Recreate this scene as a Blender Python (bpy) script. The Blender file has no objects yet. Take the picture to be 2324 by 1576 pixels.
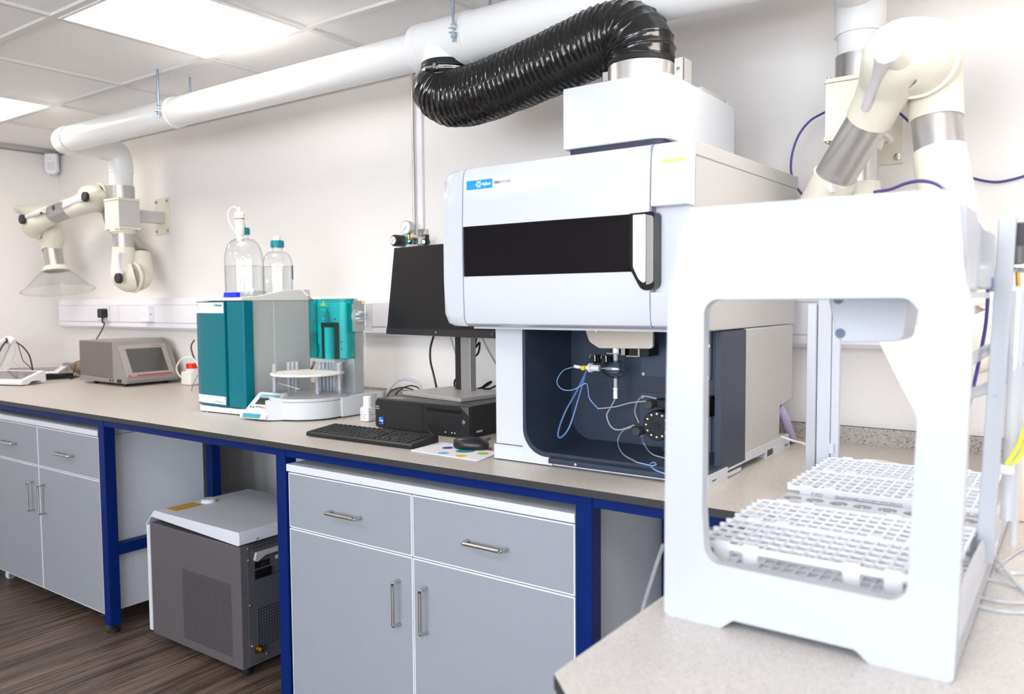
import bpy, bmesh, math, random
from mathutils import Vector, Matrix
random.seed(7)
SC = bpy.context.scene
COL = SC.collection
PI = math.pi
WL = {}

# ---------------------------------------------------------------- materials
def lin(h):
    h = h.lstrip('#')
    o = []
    for i in (0, 2, 4):
        c = int(h[i:i+2], 16) / 255.0
        o.append(c / 12.92 if c <= 0.04045 else ((c + 0.055) / 1.055) ** 2.4)
    return (o[0], o[1], o[2], 1.0)

def mat(name, color, rough=0.5, metal=0.0, spec=0.5, bump=0.0, bscale=200.0, coat=0.0, emit=None, estr=0.0, var=0.0, vscale=30.0, vstretch=(1, 1, 1), trans=0.0, ior=1.45, alpha=1.0):
    m = bpy.data.materials.new(name)
    m.use_nodes = True
    nt = m.node_tree
    b = nt.nodes['Principled BSDF']
    c = lin(color) if isinstance(color, str) else color
    b.inputs['Base Color'].default_value = c
    b.inputs['Roughness'].default_value = rough
    b.inputs['Metallic'].default_value = metal
    b.inputs['Specular IOR Level'].default_value = spec
    b.inputs['Coat Weight'].default_value = coat
    b.inputs['IOR'].default_value = ior
    b.inputs['Transmission Weight'].default_value = trans
    b.inputs['Alpha'].default_value = alpha
    if emit:
        b.inputs['Emission Color'].default_value = lin(emit)
        b.inputs['Emission Strength'].default_value = estr
    if bump or var:
        tc = nt.nodes.new('ShaderNodeTexCoord')
        mp = nt.nodes.new('ShaderNodeMapping')
        mp.inputs['Scale'].default_value = vstretch
        nt.links.new(tc.outputs['Object'], mp.inputs['Vector'])
    if var:
        n = nt.nodes.new('ShaderNodeTexNoise')
        n.inputs['Scale'].default_value = vscale
        n.inputs['Detail'].default_value = 4
        nt.links.new(mp.outputs['Vector'], n.inputs['Vector'])
        mx = nt.nodes.new('ShaderNodeMix')
        mx.data_type = 'RGBA'
        mx.inputs['A'].default_value = [max(0, x * (1 - var)) for x in c[:3]] + [1]
        mx.inputs['B'].default_value = [min(1, x * (1 + var)) for x in c[:3]] + [1]
        nt.links.new(n.outputs['Fac'], mx.inputs['Factor'])
        nt.links.new(mx.outputs['Result'], b.inputs['Base Color'])
    if bump:
        n2 = nt.nodes.new('ShaderNodeTexNoise')
        n2.inputs['Scale'].default_value = bscale
        n2.inputs['Detail'].default_value = 3
        nt.links.new(mp.outputs['Vector'], n2.inputs['Vector'])
        bp = nt.nodes.new('ShaderNodeBump')
        bp.inputs['Strength'].default_value = bump
        bp.inputs['Distance'].default_value = 0.002
        nt.links.new(n2.outputs['Fac'], bp.inputs['Height'])
        nt.links.new(bp.outputs['Normal'], b.inputs['Normal'])
    return m

def glassy(name, tint='#ffffff', gloss=0.08, edge=0.5, edge_tint='#9aa6ac', body=0.0, body_col='#ffffff', fres=0.45):
    """thin clear sheet: lets light through, mirrors a little, darkens towards grazing angles"""
    m = bpy.data.materials.new(name)
    m.use_nodes = True
    nt = m.node_tree
    for n in list(nt.nodes):
        nt.nodes.remove(n)
    out = nt.nodes.new('ShaderNodeOutputMaterial')
    tr = nt.nodes.new('ShaderNodeBsdfTransparent')
    tr.inputs['Color'].default_value = lin(tint)
    te = nt.nodes.new('ShaderNodeBsdfTransparent')
    te.inputs['Color'].default_value = lin(edge_tint)
    lw = nt.nodes.new('ShaderNodeLayerWeight')
    lw.inputs['Blend'].default_value = edge
    pw = nt.nodes.new('ShaderNodeMath')
    pw.operation = 'POWER'
    pw.inputs[1].default_value = 3.0
    nt.links.new(lw.outputs['Facing'], pw.inputs[0])
    m1 = nt.nodes.new('ShaderNodeMixShader')
    nt.links.new(pw.outputs[0], m1.inputs[0])
    nt.links.new(tr.outputs[0], m1.inputs[1])
    nt.links.new(te.outputs[0], m1.inputs[2])
    gl = nt.nodes.new('ShaderNodeBsdfGlossy')
    gl.inputs['Roughness'].default_value = 0.02
    fr = nt.nodes.new('ShaderNodeMath'); fr.operation = 'MULTIPLY_ADD'
    f5 = nt.nodes.new('ShaderNodeMath'); f5.operation = 'POWER'; f5.inputs[1].default_value = 4.0
    lf = nt.nodes.new('ShaderNodeLayerWeight'); lf.inputs['Blend'].default_value = 0.5
    nt.links.new(lf.outputs['Facing'], f5.inputs[0])
    nt.links.new(f5.outputs[0], fr.inputs[0]); fr.inputs[1].default_value = fres; fr.inputs[2].default_value = 0.03
    m2 = nt.nodes.new('ShaderNodeMixShader')
    ad = nt.nodes.new('ShaderNodeMath')
    ad.operation = 'ADD'
    ad.use_clamp = True
    ad.inputs[1].default_value = gloss * 0.3
    nt.links.new(fr.outputs[0], ad.inputs[0])
    nt.links.new(ad.outputs[0], m2.inputs[0])
    nt.links.new(m1.outputs[0], m2.inputs[1])
    nt.links.new(gl.outputs[0], m2.inputs[2])
    last = m2
    if body > 0:
        df = nt.nodes.new('ShaderNodeBsdfDiffuse')
        df.inputs['Color'].default_value = lin(body_col)
        m3 = nt.nodes.new('ShaderNodeMixShader')
        m3.inputs[0].default_value = body
        nt.links.new(m2.outputs[0], m3.inputs[1])
        nt.links.new(df.outputs[0], m3.inputs[2])
        last = m3
    nt.links.new(last.outputs[0], out.inputs['Surface'])
    return m

# ---------------------------------------------------------------- mesh building
def catmull(pts, res=8, closed=False):
    P = [Vector(p) for p in pts]
    if len(P) < 3:
        return P
    out = []
    n = len(P)
    rng = range(n) if closed else range(n - 1)
    for i in rng:
        p1, p2 = P[i], P[(i + 1) % n]
        p0 = P[i - 1] if (i > 0 or closed) else p1 * 2 - p2
        p3 = P[(i + 2) % n] if (i + 2 < n or closed) else p2 * 2 - p1
        for k in range(res):
            t = k / res
            out.append(0.5 * ((2 * p1) + (p2 - p0) * t + (2 * p0 - 5 * p1 + 4 * p2 - p3) * t * t + (3 * p1 - p0 - 3 * p2 + p3) * t ** 3))
    if not closed:
        out.append(P[-1])
    return out

def rounded(pts, radii, seg=5):
    """polygon with rounded corners; radii one number or one per corner"""
    n = len(pts)
    if not isinstance(radii, (list, tuple)):
        radii = [radii] * n
    out = []
    for i in range(n):
        p = Vector(pts[i]); a = Vector(pts[i - 1]); b = Vector(pts[(i + 1) % n]); r = radii[i]
        if r <= 0:
            out.append(tuple(p)); continue
        d1 = (a - p).normalized(); d2 = (b - p).normalized()
        ang = d1.angle(d2)
        t = r / math.tan(ang / 2)
        t = min(t, (a - p).length * 0.499, (b - p).length * 0.499)
        r2 = t * math.tan(ang / 2)
        c = p + (d1 + d2).normalized() * (r2 / math.sin(ang / 2))
        s = p + d1 * t; e = p + d2 * t
        a0 = math.atan2(s.y - c.y, s.x - c.x); a1 = math.atan2(e.y - c.y, e.x - c.x)
        da = (a1 - a0 + PI) % (2 * PI) - PI
        for k in range(seg + 1):
            q = a0 + da * k / seg
            out.append((c.x + r2 * math.cos(q), c.y + r2 * math.sin(q)))
    return out

def rect(x0, x1, y0, y1):
    return [(x0, y0), (x1, y0), (x1, y1), (x0, y1)]

class MB:
    def __init__(self):
        self.bm = bmesh.new()
    def face(self, vs, mi=0):
        try:
            f = self.bm.faces.new(vs)
            f.material_index = mi
            return f
        except ValueError:
            return None
    def box(self, x0, x1, y0, y1, z0, z1, mi=0, M=None):
        c = [(x0, y0, z0), (x1, y0, z0), (x1, y1, z0), (x0, y1, z0), (x0, y0, z1), (x1, y0, z1), (x1, y1, z1), (x0, y1, z1)]
        vs = [self.bm.verts.new((M @ Vector(p)) if M else p) for p in c]
        for q in ((3, 2, 1, 0), (4, 5, 6, 7), (0, 1, 5, 4), (1, 2, 6, 5), (2, 3, 7, 6), (3, 0, 4, 7)):
            self.face([vs[i] for i in q], mi)
        return self
    def hexa(self, c, mi=0):
        vs = [self.bm.verts.new(p) for p in c]
        for q in ((3, 2, 1, 0), (4, 5, 6, 7), (0, 1, 5, 4), (1, 2, 6, 5), (2, 3, 7, 6), (3, 0, 4, 7)):
            self.face([vs[i] for i in q], mi)
        return self
    def prism(self, pts, axis, a0, a1, mi=0, mcap=None, M=None):
        def mk(p, a):
            v = {'x': (a, p[0], p[1]), 'y': (p[0], a, p[1]), 'z': (p[0], p[1], a)}[axis]
            return self.bm.verts.new((M @ Vector(v)) if M else v)
        A = [mk(p, a0) for p in pts]; B = [mk(p, a1) for p in pts]
        n = len(pts)
        fs = []
        for i in range(n):
            fs.append(self.face([A[i], A[(i + 1) % n], B[(i + 1) % n], B[i]], mi))
        fs.append(self.face(A[::-1], mi if mcap is None else mcap)); fs.append(self.face(B, mi if mcap is None else mcap))
        bmesh.ops.recalc_face_normals(self.bm, faces=[f for f in fs if f])
        return self
    def ring(self, outer, inner, axis, a0, a1, mi=0):
        """plate with one opening"""
        def mk(p, a):
            v = {'x': (a, p[0], p[1]), 'y': (p[0], a, p[1]), 'z': (p[0], p[1], a)}[axis]
            return self.bm.verts.new(v)
        fs = []
        loops = {}
        for a in (a0, a1):
            O = [mk(p, a) for p in outer]; I = [mk(p, a) for p in inner]
            eds = []
            for L in (O, I):
                for i in range(len(L)):
                    eds.append(self.bm.edges.new((L[i], L[(i + 1) % len(L)])))
            r = bmesh.ops.triangle_fill(self.bm, use_beauty=True, use_dissolve=False, edges=eds)
            fs += [g for g in r['geom'] if isinstance(g, bmesh.types.BMFace)]
            loops[a] = (O, I)
        for j in (0, 1):
            A = loops[a0][j]; B = loops[a1][j]
            for i in range(len(A)):
                fs.append(self.face([A[i], A[(i + 1) % len(A)], B[(i + 1) % len(A)], B[i]], mi))
        for f in fs:
            if f: f.material_index = mi
        bmesh.ops.recalc_face_normals(self.bm, faces=[f for f in fs if f])
        return self
    def cyl(self, p0, p1, r0, r1=None, n=24, mi=0, caps=True):
        return self.tube([p0, p1], [r0, r0 if r1 is None else r1], n=n, mi=mi, raw=True, caps=caps)
    def tube(self, pts, r, n=10, res=8, mi=0, raw=False, caps=True, closed=False, flat=None):
        P = [Vector(p) for p in pts] if raw else catmull(pts, res, closed)
        m = len(P)
        if callable(r):
            R = [r(i / (m - 1)) for i in range(m)]
        elif isinstance(r, (list, tuple)):
            if len(r) == m:
                R = list(r)
            else:
                R = []
                for i in range(m):
                    t = i / (m - 1) * (len(r) - 1); k = min(int(t), len(r) - 2)
                    R.append(r[k] + (r[k + 1] - r[k]) * (t - k))
        else:
            R = [r] * m
        T = []
        for i in range(m):
            if closed:
                d = P[(i + 1) % m] - P[i - 1]
            else:
                d = P[min(i + 1, m - 1)] - P[max(i - 1, 0)]
            T.append(d.normalized() if d.length > 1e-9 else Vector((0, 0, 1)))
        up = Vector((0, 0, 1)) if abs(T[0].z) < 0.9 else Vector((0, 1, 0))
        u = (up - T[0] * up.dot(T[0])).normalized()
        rings = []
        for i in range(m):
            u = (u - T[i] * u.dot(T[i]))
            u = u.normalized() if u.length > 1e-9 else T[i].orthogonal().normalized()
            v = T[i].cross(u)
            ring = []
            for k in range(n):
                a = 2 * PI * k / n
                fx = 1.0 if flat is None else flat
                ring.append(self.bm.verts.new(P[i] + u * math.cos(a) * R[i] * fx + v * math.sin(a) * R[i]))
            rings.append(ring)
        for i in range(m if closed else m - 1):
            a = rings[i]; b = rings[(i + 1) % m]
            for k in range(n):
                self.face([a[k], a[(k + 1) % n], b[(k + 1) % n], b[k]], mi)
        if caps and not closed:
            self.face(rings[0][::-1], mi); self.face(rings[-1], mi)
        return self
    def lathe(self, o, axis, prof, n=32, mi=0, cap=True):
        """prof: list of (radius, height along axis)"""
        o = Vector(o); ax = Vector(axis).normalized()
        u = ax.orthogonal().normalized(); v = ax.cross(u)
        rings = []
        for r, h in prof:
            if r < 1e-6:
                rings.append([self.bm.verts.new(o + ax * h)])
            else:
                rings.append([self.bm.verts.new(o + ax * h + (u * math.cos(2 * PI * k / n) + v * math.sin(2 * PI * k / n)) * r) for k in range(n)])
        for a, b in zip(rings[:-1], rings[1:]):
            for k in range(n):
                k2 = (k + 1) % n
                if len(a) == 1 and len(b) == 1: continue
                if len(a) == 1: self.face([a[0], b[k2], b[k]], mi)
                elif len(b) == 1: self.face([a[k], a[k2], b[0]], mi)
                else: self.face([a[k], a[k2], b[k2], b[k]], mi)
        if cap:
            if len(rings[0]) > 1: self.face(rings[0][::-1], mi)
            if len(rings[-1]) > 1: self.face(rings[-1], mi)
        return self
    def sphere(self, c, r, n=16, mi=0, s=(1, 1, 1)):
        c = Vector(c)
        m = n // 2
        g = []
        for i in range(m + 1):
            t = PI * i / m
            if i in (0, m):
                g.append([self.bm.verts.new(c + Vector((0, 0, r * s[2] * math.cos(t))))])
            else:
                g.append([self.bm.verts.new(c + Vector((r * s[0] * math.sin(t) * math.cos(2 * PI * k / n), r * s[1] * math.sin(t) * math.sin(2 * PI * k / n), r * s[2] * math.cos(t)))) for k in range(n)])
        for a, b in zip(g[:-1], g[1:]):
            for k in range(n):
                k2 = (k + 1) % n
                if len(a) == 1: self.face([a[0], b[k], b[k2]], mi)
                elif len(b) == 1: self.face([a[k], b[0], a[k2]], mi)
                else: self.face([a[k], b[k], b[k2], a[k2]], mi)
        return self
    def xf(self, M):
        bmesh.ops.transform(self.bm, matrix=M, verts=self.bm.verts)
        return self

def finish(o, me, mats, bevel, ang, seg):
    if not isinstance(mats, (list, tuple)): mats = [mats]
    for m in mats: me.materials.append(m)
    for p in me.polygons: p.use_smooth = True
    if bevel:
        md = o.modifiers.new('edge_rounding', 'BEVEL')
        md.width = bevel; md.segments = seg; md.limit_method = 'ANGLE'; md.angle_limit = math.radians(32)
        md.harden_normals = True
        me.set_sharp_from_angle(angle=math.radians(80))
    else:
        me.set_sharp_from_angle(angle=math.radians(ang))

def obj(name, mb, mats, parent=None, bevel=0.0, ang=35, seg=2, recalc=False):
    bm = mb.bm
    if recalc:
        bmesh.ops.recalc_face_normals(bm, faces=bm.faces)
    if parent is not None:
        org = WL[parent.name]
        loc = Vector((0, 0, 0))
    else:
        xs = [v.co for v in bm.verts]
        mn = Vector([min(c[i] for c in xs) for i in range(3)]); mx = Vector([max(c[i] for c in xs) for i in range(3)])
        org = Vector(((mn.x + mx.x) / 2, (mn.y + mx.y) / 2, mn.z)); loc = org
    bmesh.ops.translate(bm, vec=-org, verts=bm.verts)
    me = bpy.data.meshes.new(name)
    bm.to_mesh(me); bm.free()
    o = bpy.data.objects.new(name, me)
    COL.objects.link(o)
    o.location = loc
    if parent is not None: o.parent = parent
    WL[o.name] = org.copy()
    finish(o, me, mats, bevel, ang, seg)
    return o

def thing(name, label, cat, loc, group=None):
    o = bpy.data.objects.new(name, None)
    COL.objects.link(o)
    o.empty_display_size = 0.05
    o.location = loc
    WL[o.name] = Vector(loc)
    return tag(o, label, cat, group)

def tag(o, label, cat, group=None):
    o['label'] = label; o['category'] = cat
    if group: o['group'] = group
    return o

def struct(name, mb, mats, bevel=0, label=None):
    o = obj(name, mb, mats, None, bevel)
    o['kind'] = 'structure'
    if label: o['label'] = label
    return o

def dup(root, loc, label=None, rotz=None):
    r = root.copy(); COL.objects.link(r); r.location = loc
    if rotz is not None: r.rotation_euler = (0, 0, rotz)
    if label: r['label'] = label
    WL[r.name] = Vector(loc)
    for ch in list(root.children):
        c = ch.copy(); COL.objects.link(c); c.parent = r
        for g in list(ch.children):
            d = g.copy(); COL.objects.link(d); d.parent = c
    return r

def text(name, s, size, origin, right, up, mt, parent, align='LEFT', depth=0.0002, bold=0.0):
    cu = bpy.data.curves.new(name, 'FONT')
    cu.body = s; cu.size = size; cu.extrude = depth; cu.align_x = align; cu.offset = bold
    cu.resolution_u = 3
    t = bpy.data.objects.new('tmp_text', cu)
    COL.objects.link(t)
    bpy.context.view_layer.update()
    me = bpy.data.meshes.new_from_object(t.evaluated_get(bpy.context.evaluated_depsgraph_get()))
    bpy.data.objects.remove(t); bpy.data.curves.remove(cu)
    r = Vector(right).normalized(); u = Vector(up).normalized(); n = r.cross(u)
    M = Matrix(((r.x, u.x, n.x, origin[0]), (r.y, u.y, n.y, origin[1]), (r.z, u.z, n.z, origin[2]), (0, 0, 0, 1)))
    me.transform(M)
    me.transform(Matrix.Translation(-WL[parent.name]))
    me.name = name
    me.materials.clear(); me.materials.append(mt)
    o = bpy.data.objects.new(name, me)
    COL.objects.link(o); o.parent = parent
    WL[o.name] = WL[parent.name].copy()
    return o

def lerp(a, b, t):
    return Vector(a) * (1 - t) + Vector(b) * t

# ---------------------------------------------------------------- palette
M_wall = mat('wall_paint', '#e9e5e2', 0.75, bump=0.05, bscale=120)
M_ceil = mat('ceiling_tile', '#f4f3f2', 0.9, bump=0.3, bscale=350, var=0.05, vscale=260)
M_tbar = mat('ceiling_bar', '#dedbd9', 0.5)
M_white = mat('white_plastic', '#eceef3', 0.35)
M_gloss = mat('white_gloss', '#f0f2f7', 0.12, coat=0.3)
M_trunk = mat('trunking_pvc', '#ebe9ee', 0.35)
M_pvc = mat('pvc_pipe', '#e9e9e8', 0.28)
M_cream = mat('cream_plastic', '#e0dccd', 0.35)
M_alu = mat('brushed_aluminium', '#c2c0bf', 0.32, metal=0.85, bump=0.04, bscale=60, vstretch=(1, 1, 12))
M_alup = mat('aluminium_plate', '#c9c6c4', 0.4, metal=0.3)
M_steel = mat('stainless_steel', '#c6c4c0', 0.3, metal=1.0)
M_chrome = mat('chrome', '#dcdcdc', 0.12, metal=1.0)
M_zinc = mat('zinc_rod', '#9fb0c2', 0.35, metal=0.8)
M_black = mat('black_plastic', '#1b1b1d', 0.42)
M_blackg = mat('black_gloss', '#0d0d0f', 0.06, spec=0.6)
M_dark = mat('dark_grey_plastic', '#3a3a3e', 0.5)
M_rubber = mat('black_rubber', '#141416', 0.6)
M_grey = mat('grey_plastic', '#bdbdbb', 0.45)
M_inlay = mat('grey_inlay', '#d3d0d6', 0.45)
M_brass = mat('brass', '#b08a3c', 0.3, metal=1.0)
M_cbwhite = mat('white_cable', '#e6e2d8', 0.45)
M_cbgrey = mat('grey_cable', '#b9bcc6', 0.45)
M_cbpurple = mat('purple_cable', '#4b3f86', 0.4)
M_blue = mat('blue_paint', '#002062', 0.45, spec=.2, var=0.05, vscale=8)
M_bench = None

# ---------------------------------------------------------------- room materials
def floor_mat():
    m = bpy.data.materials.new('wood_plank_vinyl'); m.use_nodes = True
    nt = m.node_tree; b = nt.nodes['Principled BSDF']
    tc = nt.nodes.new('ShaderNodeTexCoord')
    mp = nt.nodes.new('ShaderNodeMapping'); mp.inputs['Rotation'].default_value = (0, 0, PI / 2)
    nt.links.new(tc.outputs['Object'], mp.inputs['Vector'])
    br = nt.nodes.new('ShaderNodeTexBrick')
    br.inputs['Scale'].default_value = 1.0
    br.inputs['Brick Width'].default_value = 1.2; br.inputs['Row Height'].default_value = 0.15
    br.inputs['Mortar Size'].default_value = 0.0012; br.inputs['Mortar Smooth'].default_value = 0.2
    br.inputs['Color1'].default_value = lin('#5e524b'); br.inputs['Color2'].default_value = lin('#4c413c'); br.inputs['Mortar'].default_value = lin('#2c2623')
    nt.links.new(mp.outputs['Vector'], br.inputs['Vector'])
    m2 = nt.nodes.new('ShaderNodeMapping'); m2.inputs['Scale'].default_value = (26, 1.1, 1)
    nt.links.new(tc.outputs['Object'], m2.inputs['Vector'])
    n = nt.nodes.new('ShaderNodeTexNoise'); n.inputs['Scale'].default_value = 1.6; n.inputs['Detail'].default_value = 7; n.inputs['Roughness'].default_value = 0.62; n.inputs['Distortion'].default_value = 1.2
    nt.links.new(m2.outputs['Vector'], n.inputs['Vector'])
    rp = nt.nodes.new('ShaderNodeValToRGB')
    rp.color_ramp.elements[0].position = 0.38; rp.color_ramp.elements[0].color = (0.34, 0.34, 0.34, 1)
    rp.color_ramp.elements[1].position = 0.64; rp.color_ramp.elements[1].color = (1.75, 1.62, 1.5, 1)
    nt.links.new(n.outputs['Fac'], rp.inputs['Fac'])
    mx = nt.nodes.new('ShaderNodeMix'); mx.data_type = 'RGBA'; mx.blend_type = 'MULTIPLY'; mx.inputs['Factor'].default_value = 1
    nt.links.new(br.outputs['Color'], mx.inputs['A']); nt.links.new(rp.outputs['Color'], mx.inputs['B'])
    nt.links.new(mx.outputs['Result'], b.inputs['Base Color'])
    b.inputs['Roughness'].default_value = 0.42
    bp = nt.nodes.new('ShaderNodeBump'); bp.inputs['Strength'].default_value = 0.15; bp.inputs['Distance'].default_value = 0.001
    nt.links.new(n.outputs['Fac'], bp.inputs['Height']); nt.links.new(bp.outputs['Normal'], b.inputs['Normal'])
    return m

def speckle_mat(name, base, dark, light, rough, scale=420, amount=0.36):
    m = bpy.data.materials.new(name); m.use_nodes = True
    nt = m.node_tree; b = nt.nodes['Principled BSDF']
    tc = nt.nodes.new('ShaderNodeTexCoord')
    v = nt.nodes.new('ShaderNodeTexVoronoi'); v.inputs['Scale'].default_value = scale
    nt.links.new(tc.outputs['Object'], v.inputs['Vector'])
    sp = nt.nodes.new('ShaderNodeSeparateColor')
    nt.links.new(v.outputs['Color'], sp.inputs['Color'])
    rp = nt.nodes.new('ShaderNodeValToRGB')
    e = rp.color_ramp.elements
    e[0].position = 0.0; e[0].color = lin(dark)
    e[1].position = 1.0; e[1].color = lin(light)
    k = rp.color_ramp.elements.new(0.12 * amount / 0.36); k.color = lin(base)
    k = rp.color_ramp.elements.new(0.8); k.color = lin(base)
    nt.links.new(sp.outputs[0], rp.inputs['Fac'])
    nt.links.new(rp.outputs['Color'], b.inputs['Base Color'])
    b.inputs['Roughness'].default_value = rough
    return m

M_floor = floor_mat()
M_bench = speckle_mat('worktop_laminate', '#c0b9b2', '#918b84', '#d4cec7', 0.34, 520)
M_bencht = mat('worktop_core', '#333437', 0.45, var=0.12, vscale=60)
M_splash = speckle_mat('splashback_laminate', '#aaa39c', '#4a4744', '#c4bfb9', 0.45, 330, 0.6)

XL, XR, YB, YF, ZC = -5.55, 2.4, 0.0, -5.4, 2.352
struct('floor', MB().box(XL - .1, XR + .1, YF - .1, YB + .1, -.1, 0), M_floor)
struct('ceiling', MB().box(XL - .1, XR + .1, YF - .1, YB + .1, ZC, ZC + .1), M_ceil)
struct('wall_back', MB().box(XL - .1, XR + .1, YB, YB + .1, 0, ZC), M_wall)
struct('wall_left', MB().box(XL - .1, XL, YF, YB, 0, ZC), M_wall)
struct('wall_right', MB().box(XR, XR + .1, YF, YB, 0, ZC), M_wall)
# front wall (behind the photographer) with three wide windows
fw = MB()
wins = [(-2.2, -0.1), (0.3, 2.2)]
z0, z1 = 0.85, 2.28
fw.box(XL, XR, YF - .1, YF, 0, z0).box(XL, XR, YF - .1, YF, z1, ZC)
edges = [XL] + [v for w in wins for v in w] + [XR]
for i in range(0, len(edges), 2):
    fw.box(edges[i], edges[i + 1], YF - .1, YF, z0, z1)
struct('wall_front', fw, M_wall)
M_pane = glassy('window_pane')
for i, (a, b) in enumerate(wins):
    w = MB().ring(rect(a, b, z0, z1), rect(a + .05, b - .05, z0 + .05, z1 - .05), 'y', YF - .08, YF - .02)
    w.box((a + b) / 2 - .025, (a + b) / 2 + .025, YF - .08, YF - .02, z0 + .05, z1 - .05)
    o = struct('window_%d' % (i + 1), w, M_white)
    obj('pane', MB().box(a + .05, b - .05, YF - .052, YF - .048, z0 + .05, z1 - .05), M_pane, o)

# suspended ceiling grid
GX = [-5.46, -4.85, -4.255, -3.63, -2.96, -2.35, -1.74, -1.13, -0.52, 0.09, 0.70, 1.31, 1.92]
GY = [-0.60, -1.21, -1.82, -2.43, -3.04, -3.65, -4.26, -4.87]
g = MB()
for x in GX: g.box(x - .012, x + .012, YF, YB, ZC - .010, ZC)
for y in GY: g.box(XL, XR, y - .012, y + .012, ZC - .0105, ZC)
struct('trim_1', g, M_tbar)
g = MB()
g.box(XL, XR, YB - .022, YB, ZC - .012, ZC - .002).box(XL, XL + .022, YF, YB, ZC - .012, ZC - .002)
g.box(XL, XR, YB - .003, YB, ZC - .04, ZC - .012).box(XL, XL + .003, YF, YB, ZC - .04, ZC - .012)
struct('trim_2', g, mat('edge_trim', '#c9c5c2', 0.5))
g = MB().box(XL, XR, YB - .004, YB, ZC - .034, ZC - .026).box(XL, XL + .004, YF, YB, ZC - .034, ZC - .026)
struct('trim_3', g, mat('shadow_gap', '#8f8a88', 0.7))

# recessed LED panels
M_led = mat('led_diffuser', '#ffffff', 0.5, emit='#fff8f1', estr=7.3)
M_ledf = mat('led_frame', '#f1f0ef', 0.4)
def led(i, j, label):
    x0, x1 = GX[i] + .012, GX[i + 1] - .012
    y0, y1 = GY[j + 1] + .012, GY[j] - .012
    t = thing('ceiling_light', label, 'ceiling light', ((x0 + x1) / 2, (y0 + y1) / 2, ZC - .012), 'ceiling light panels')
    obj('frame', MB().ring(rect(x0, x1, y0, y1), rect(x0 + .014, x1 - .014, y0 + .014, y1 - .014), 'z', ZC - .0135, ZC - .001), M_ledf, t)
    obj('diffuser', MB().box(x0 + .014, x1 - .014, y0 + .014, y1 - .014, ZC - .010, ZC - .001), M_led, t)
led(4, 0, 'large glowing square ceiling light above the white duct pipe')
led(1, 0, 'glowing square ceiling light at far left, cut by the left picture edge')
for i, j in ((8, 0), (11, 0), (1, 3), (4, 3), (8, 3), (11, 3), (4, 6), (8, 6)):
    led(i, j, 'glowing square ceiling light outside the picture, further along the room')

# ---------------------------------------------------------------- camera
cam = bpy.data.cameras.new('camera')
cam.sensor_fit = 'HORIZONTAL'; cam.sensor_width = 36.0; cam.lens = 36.0 * 1817.446 / 2324
cam.clip_start = 0.02
co = bpy.data.objects.new('camera', cam); COL.objects.link(co)
def cam_rot(yaw, pitch, roll):
    cy, sy = math.cos(yaw), math.sin(yaw)
    r = Vector((cy, sy, 0)); f = Vector((-sy, cy, 0)); u = Vector((0, 0, 1))
    cp, sp = math.cos(pitch), math.sin(pitch)
    f2 = f * cp - u * sp; u2 = u * cp + f * sp
    cr, sr = math.cos(roll), math.sin(roll)
    r3 = r * cr + u2 * sr; u3 = u2 * cr - r * sr
    return Matrix(((r3.x, u3.x, -f2.x), (r3.y, u3.y, -f2.y), (r3.z, u3.z, -f2.z)))
co.matrix_world = Matrix.Translation((0, -2.6, 1.345)) @ cam_rot(0.62268265, 0.0581712979, -0.00747288796).to_4x4()
cam.dof.use_dof = True; cam.dof.focus_distance = 2.5; cam.dof.aperture_fstop = 4.0
SC.camera = co

# ---------------------------------------------------------------- daylight and exposure
w = bpy.data.worlds.new('sky'); SC.world = w; w.use_nodes = True
bg = w.node_tree.nodes['Background']
bg.inputs['Color'].default_value = (0.85, 0.92, 1.0, 1); bg.inputs['Strength'].default_value = 9.0
for a, b in wins:
    l = bpy.data.lights.new('window_portal', 'AREA'); l.shape = 'RECTANGLE'; l.size = b - a - .1; l.size_y = z1 - z0 - .1
    l.cycles.is_portal = True
    o = bpy.data.objects.new('window_portal', l); COL.objects.link(o)
    o.location = ((a + b) / 2, YF - .12, (z0 + z1) / 2); o.rotation_euler = (PI / 2, 0, 0)
SC.view_settings.view_transform = 'Standard'; SC.view_settings.look = 'None'
SC.view_settings.gamma = 1.0; SC.view_settings.use_curve_mapping = False
SC.view_settings.exposure = 0.86

# ---------------------------------------------------------------- main bench
BE = -0.985                      # front edge of the worktop
wt = MB().box(-5.545, 2.395, BE, 0, .88, .90)
for f in wt.bm.faces:
    f.material_index = 0 if f.normal.z > .5 else 1
wt.bm.normal_update()
for f in wt.bm.faces:
    f.material_index = 0 if f.normal.z > .5 else 1
tag(obj('worktop', wt, [M_bench, M_bencht], None, .0015), 'long beige speckled laboratory worktop with dark edge along the back wall', 'worktop')
sb = MB().box(-5.545, 2.395, -.018, 0, .90, .951)
sb.bm.normal_update()
for f in sb.bm.faces: f.material_index = 1 if f.normal.z > .5 else 0
tag(obj('splashback', sb, [M_splash, M_bencht], None), 'low speckled splashback strip between worktop and back wall', 'splashback')

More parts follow.
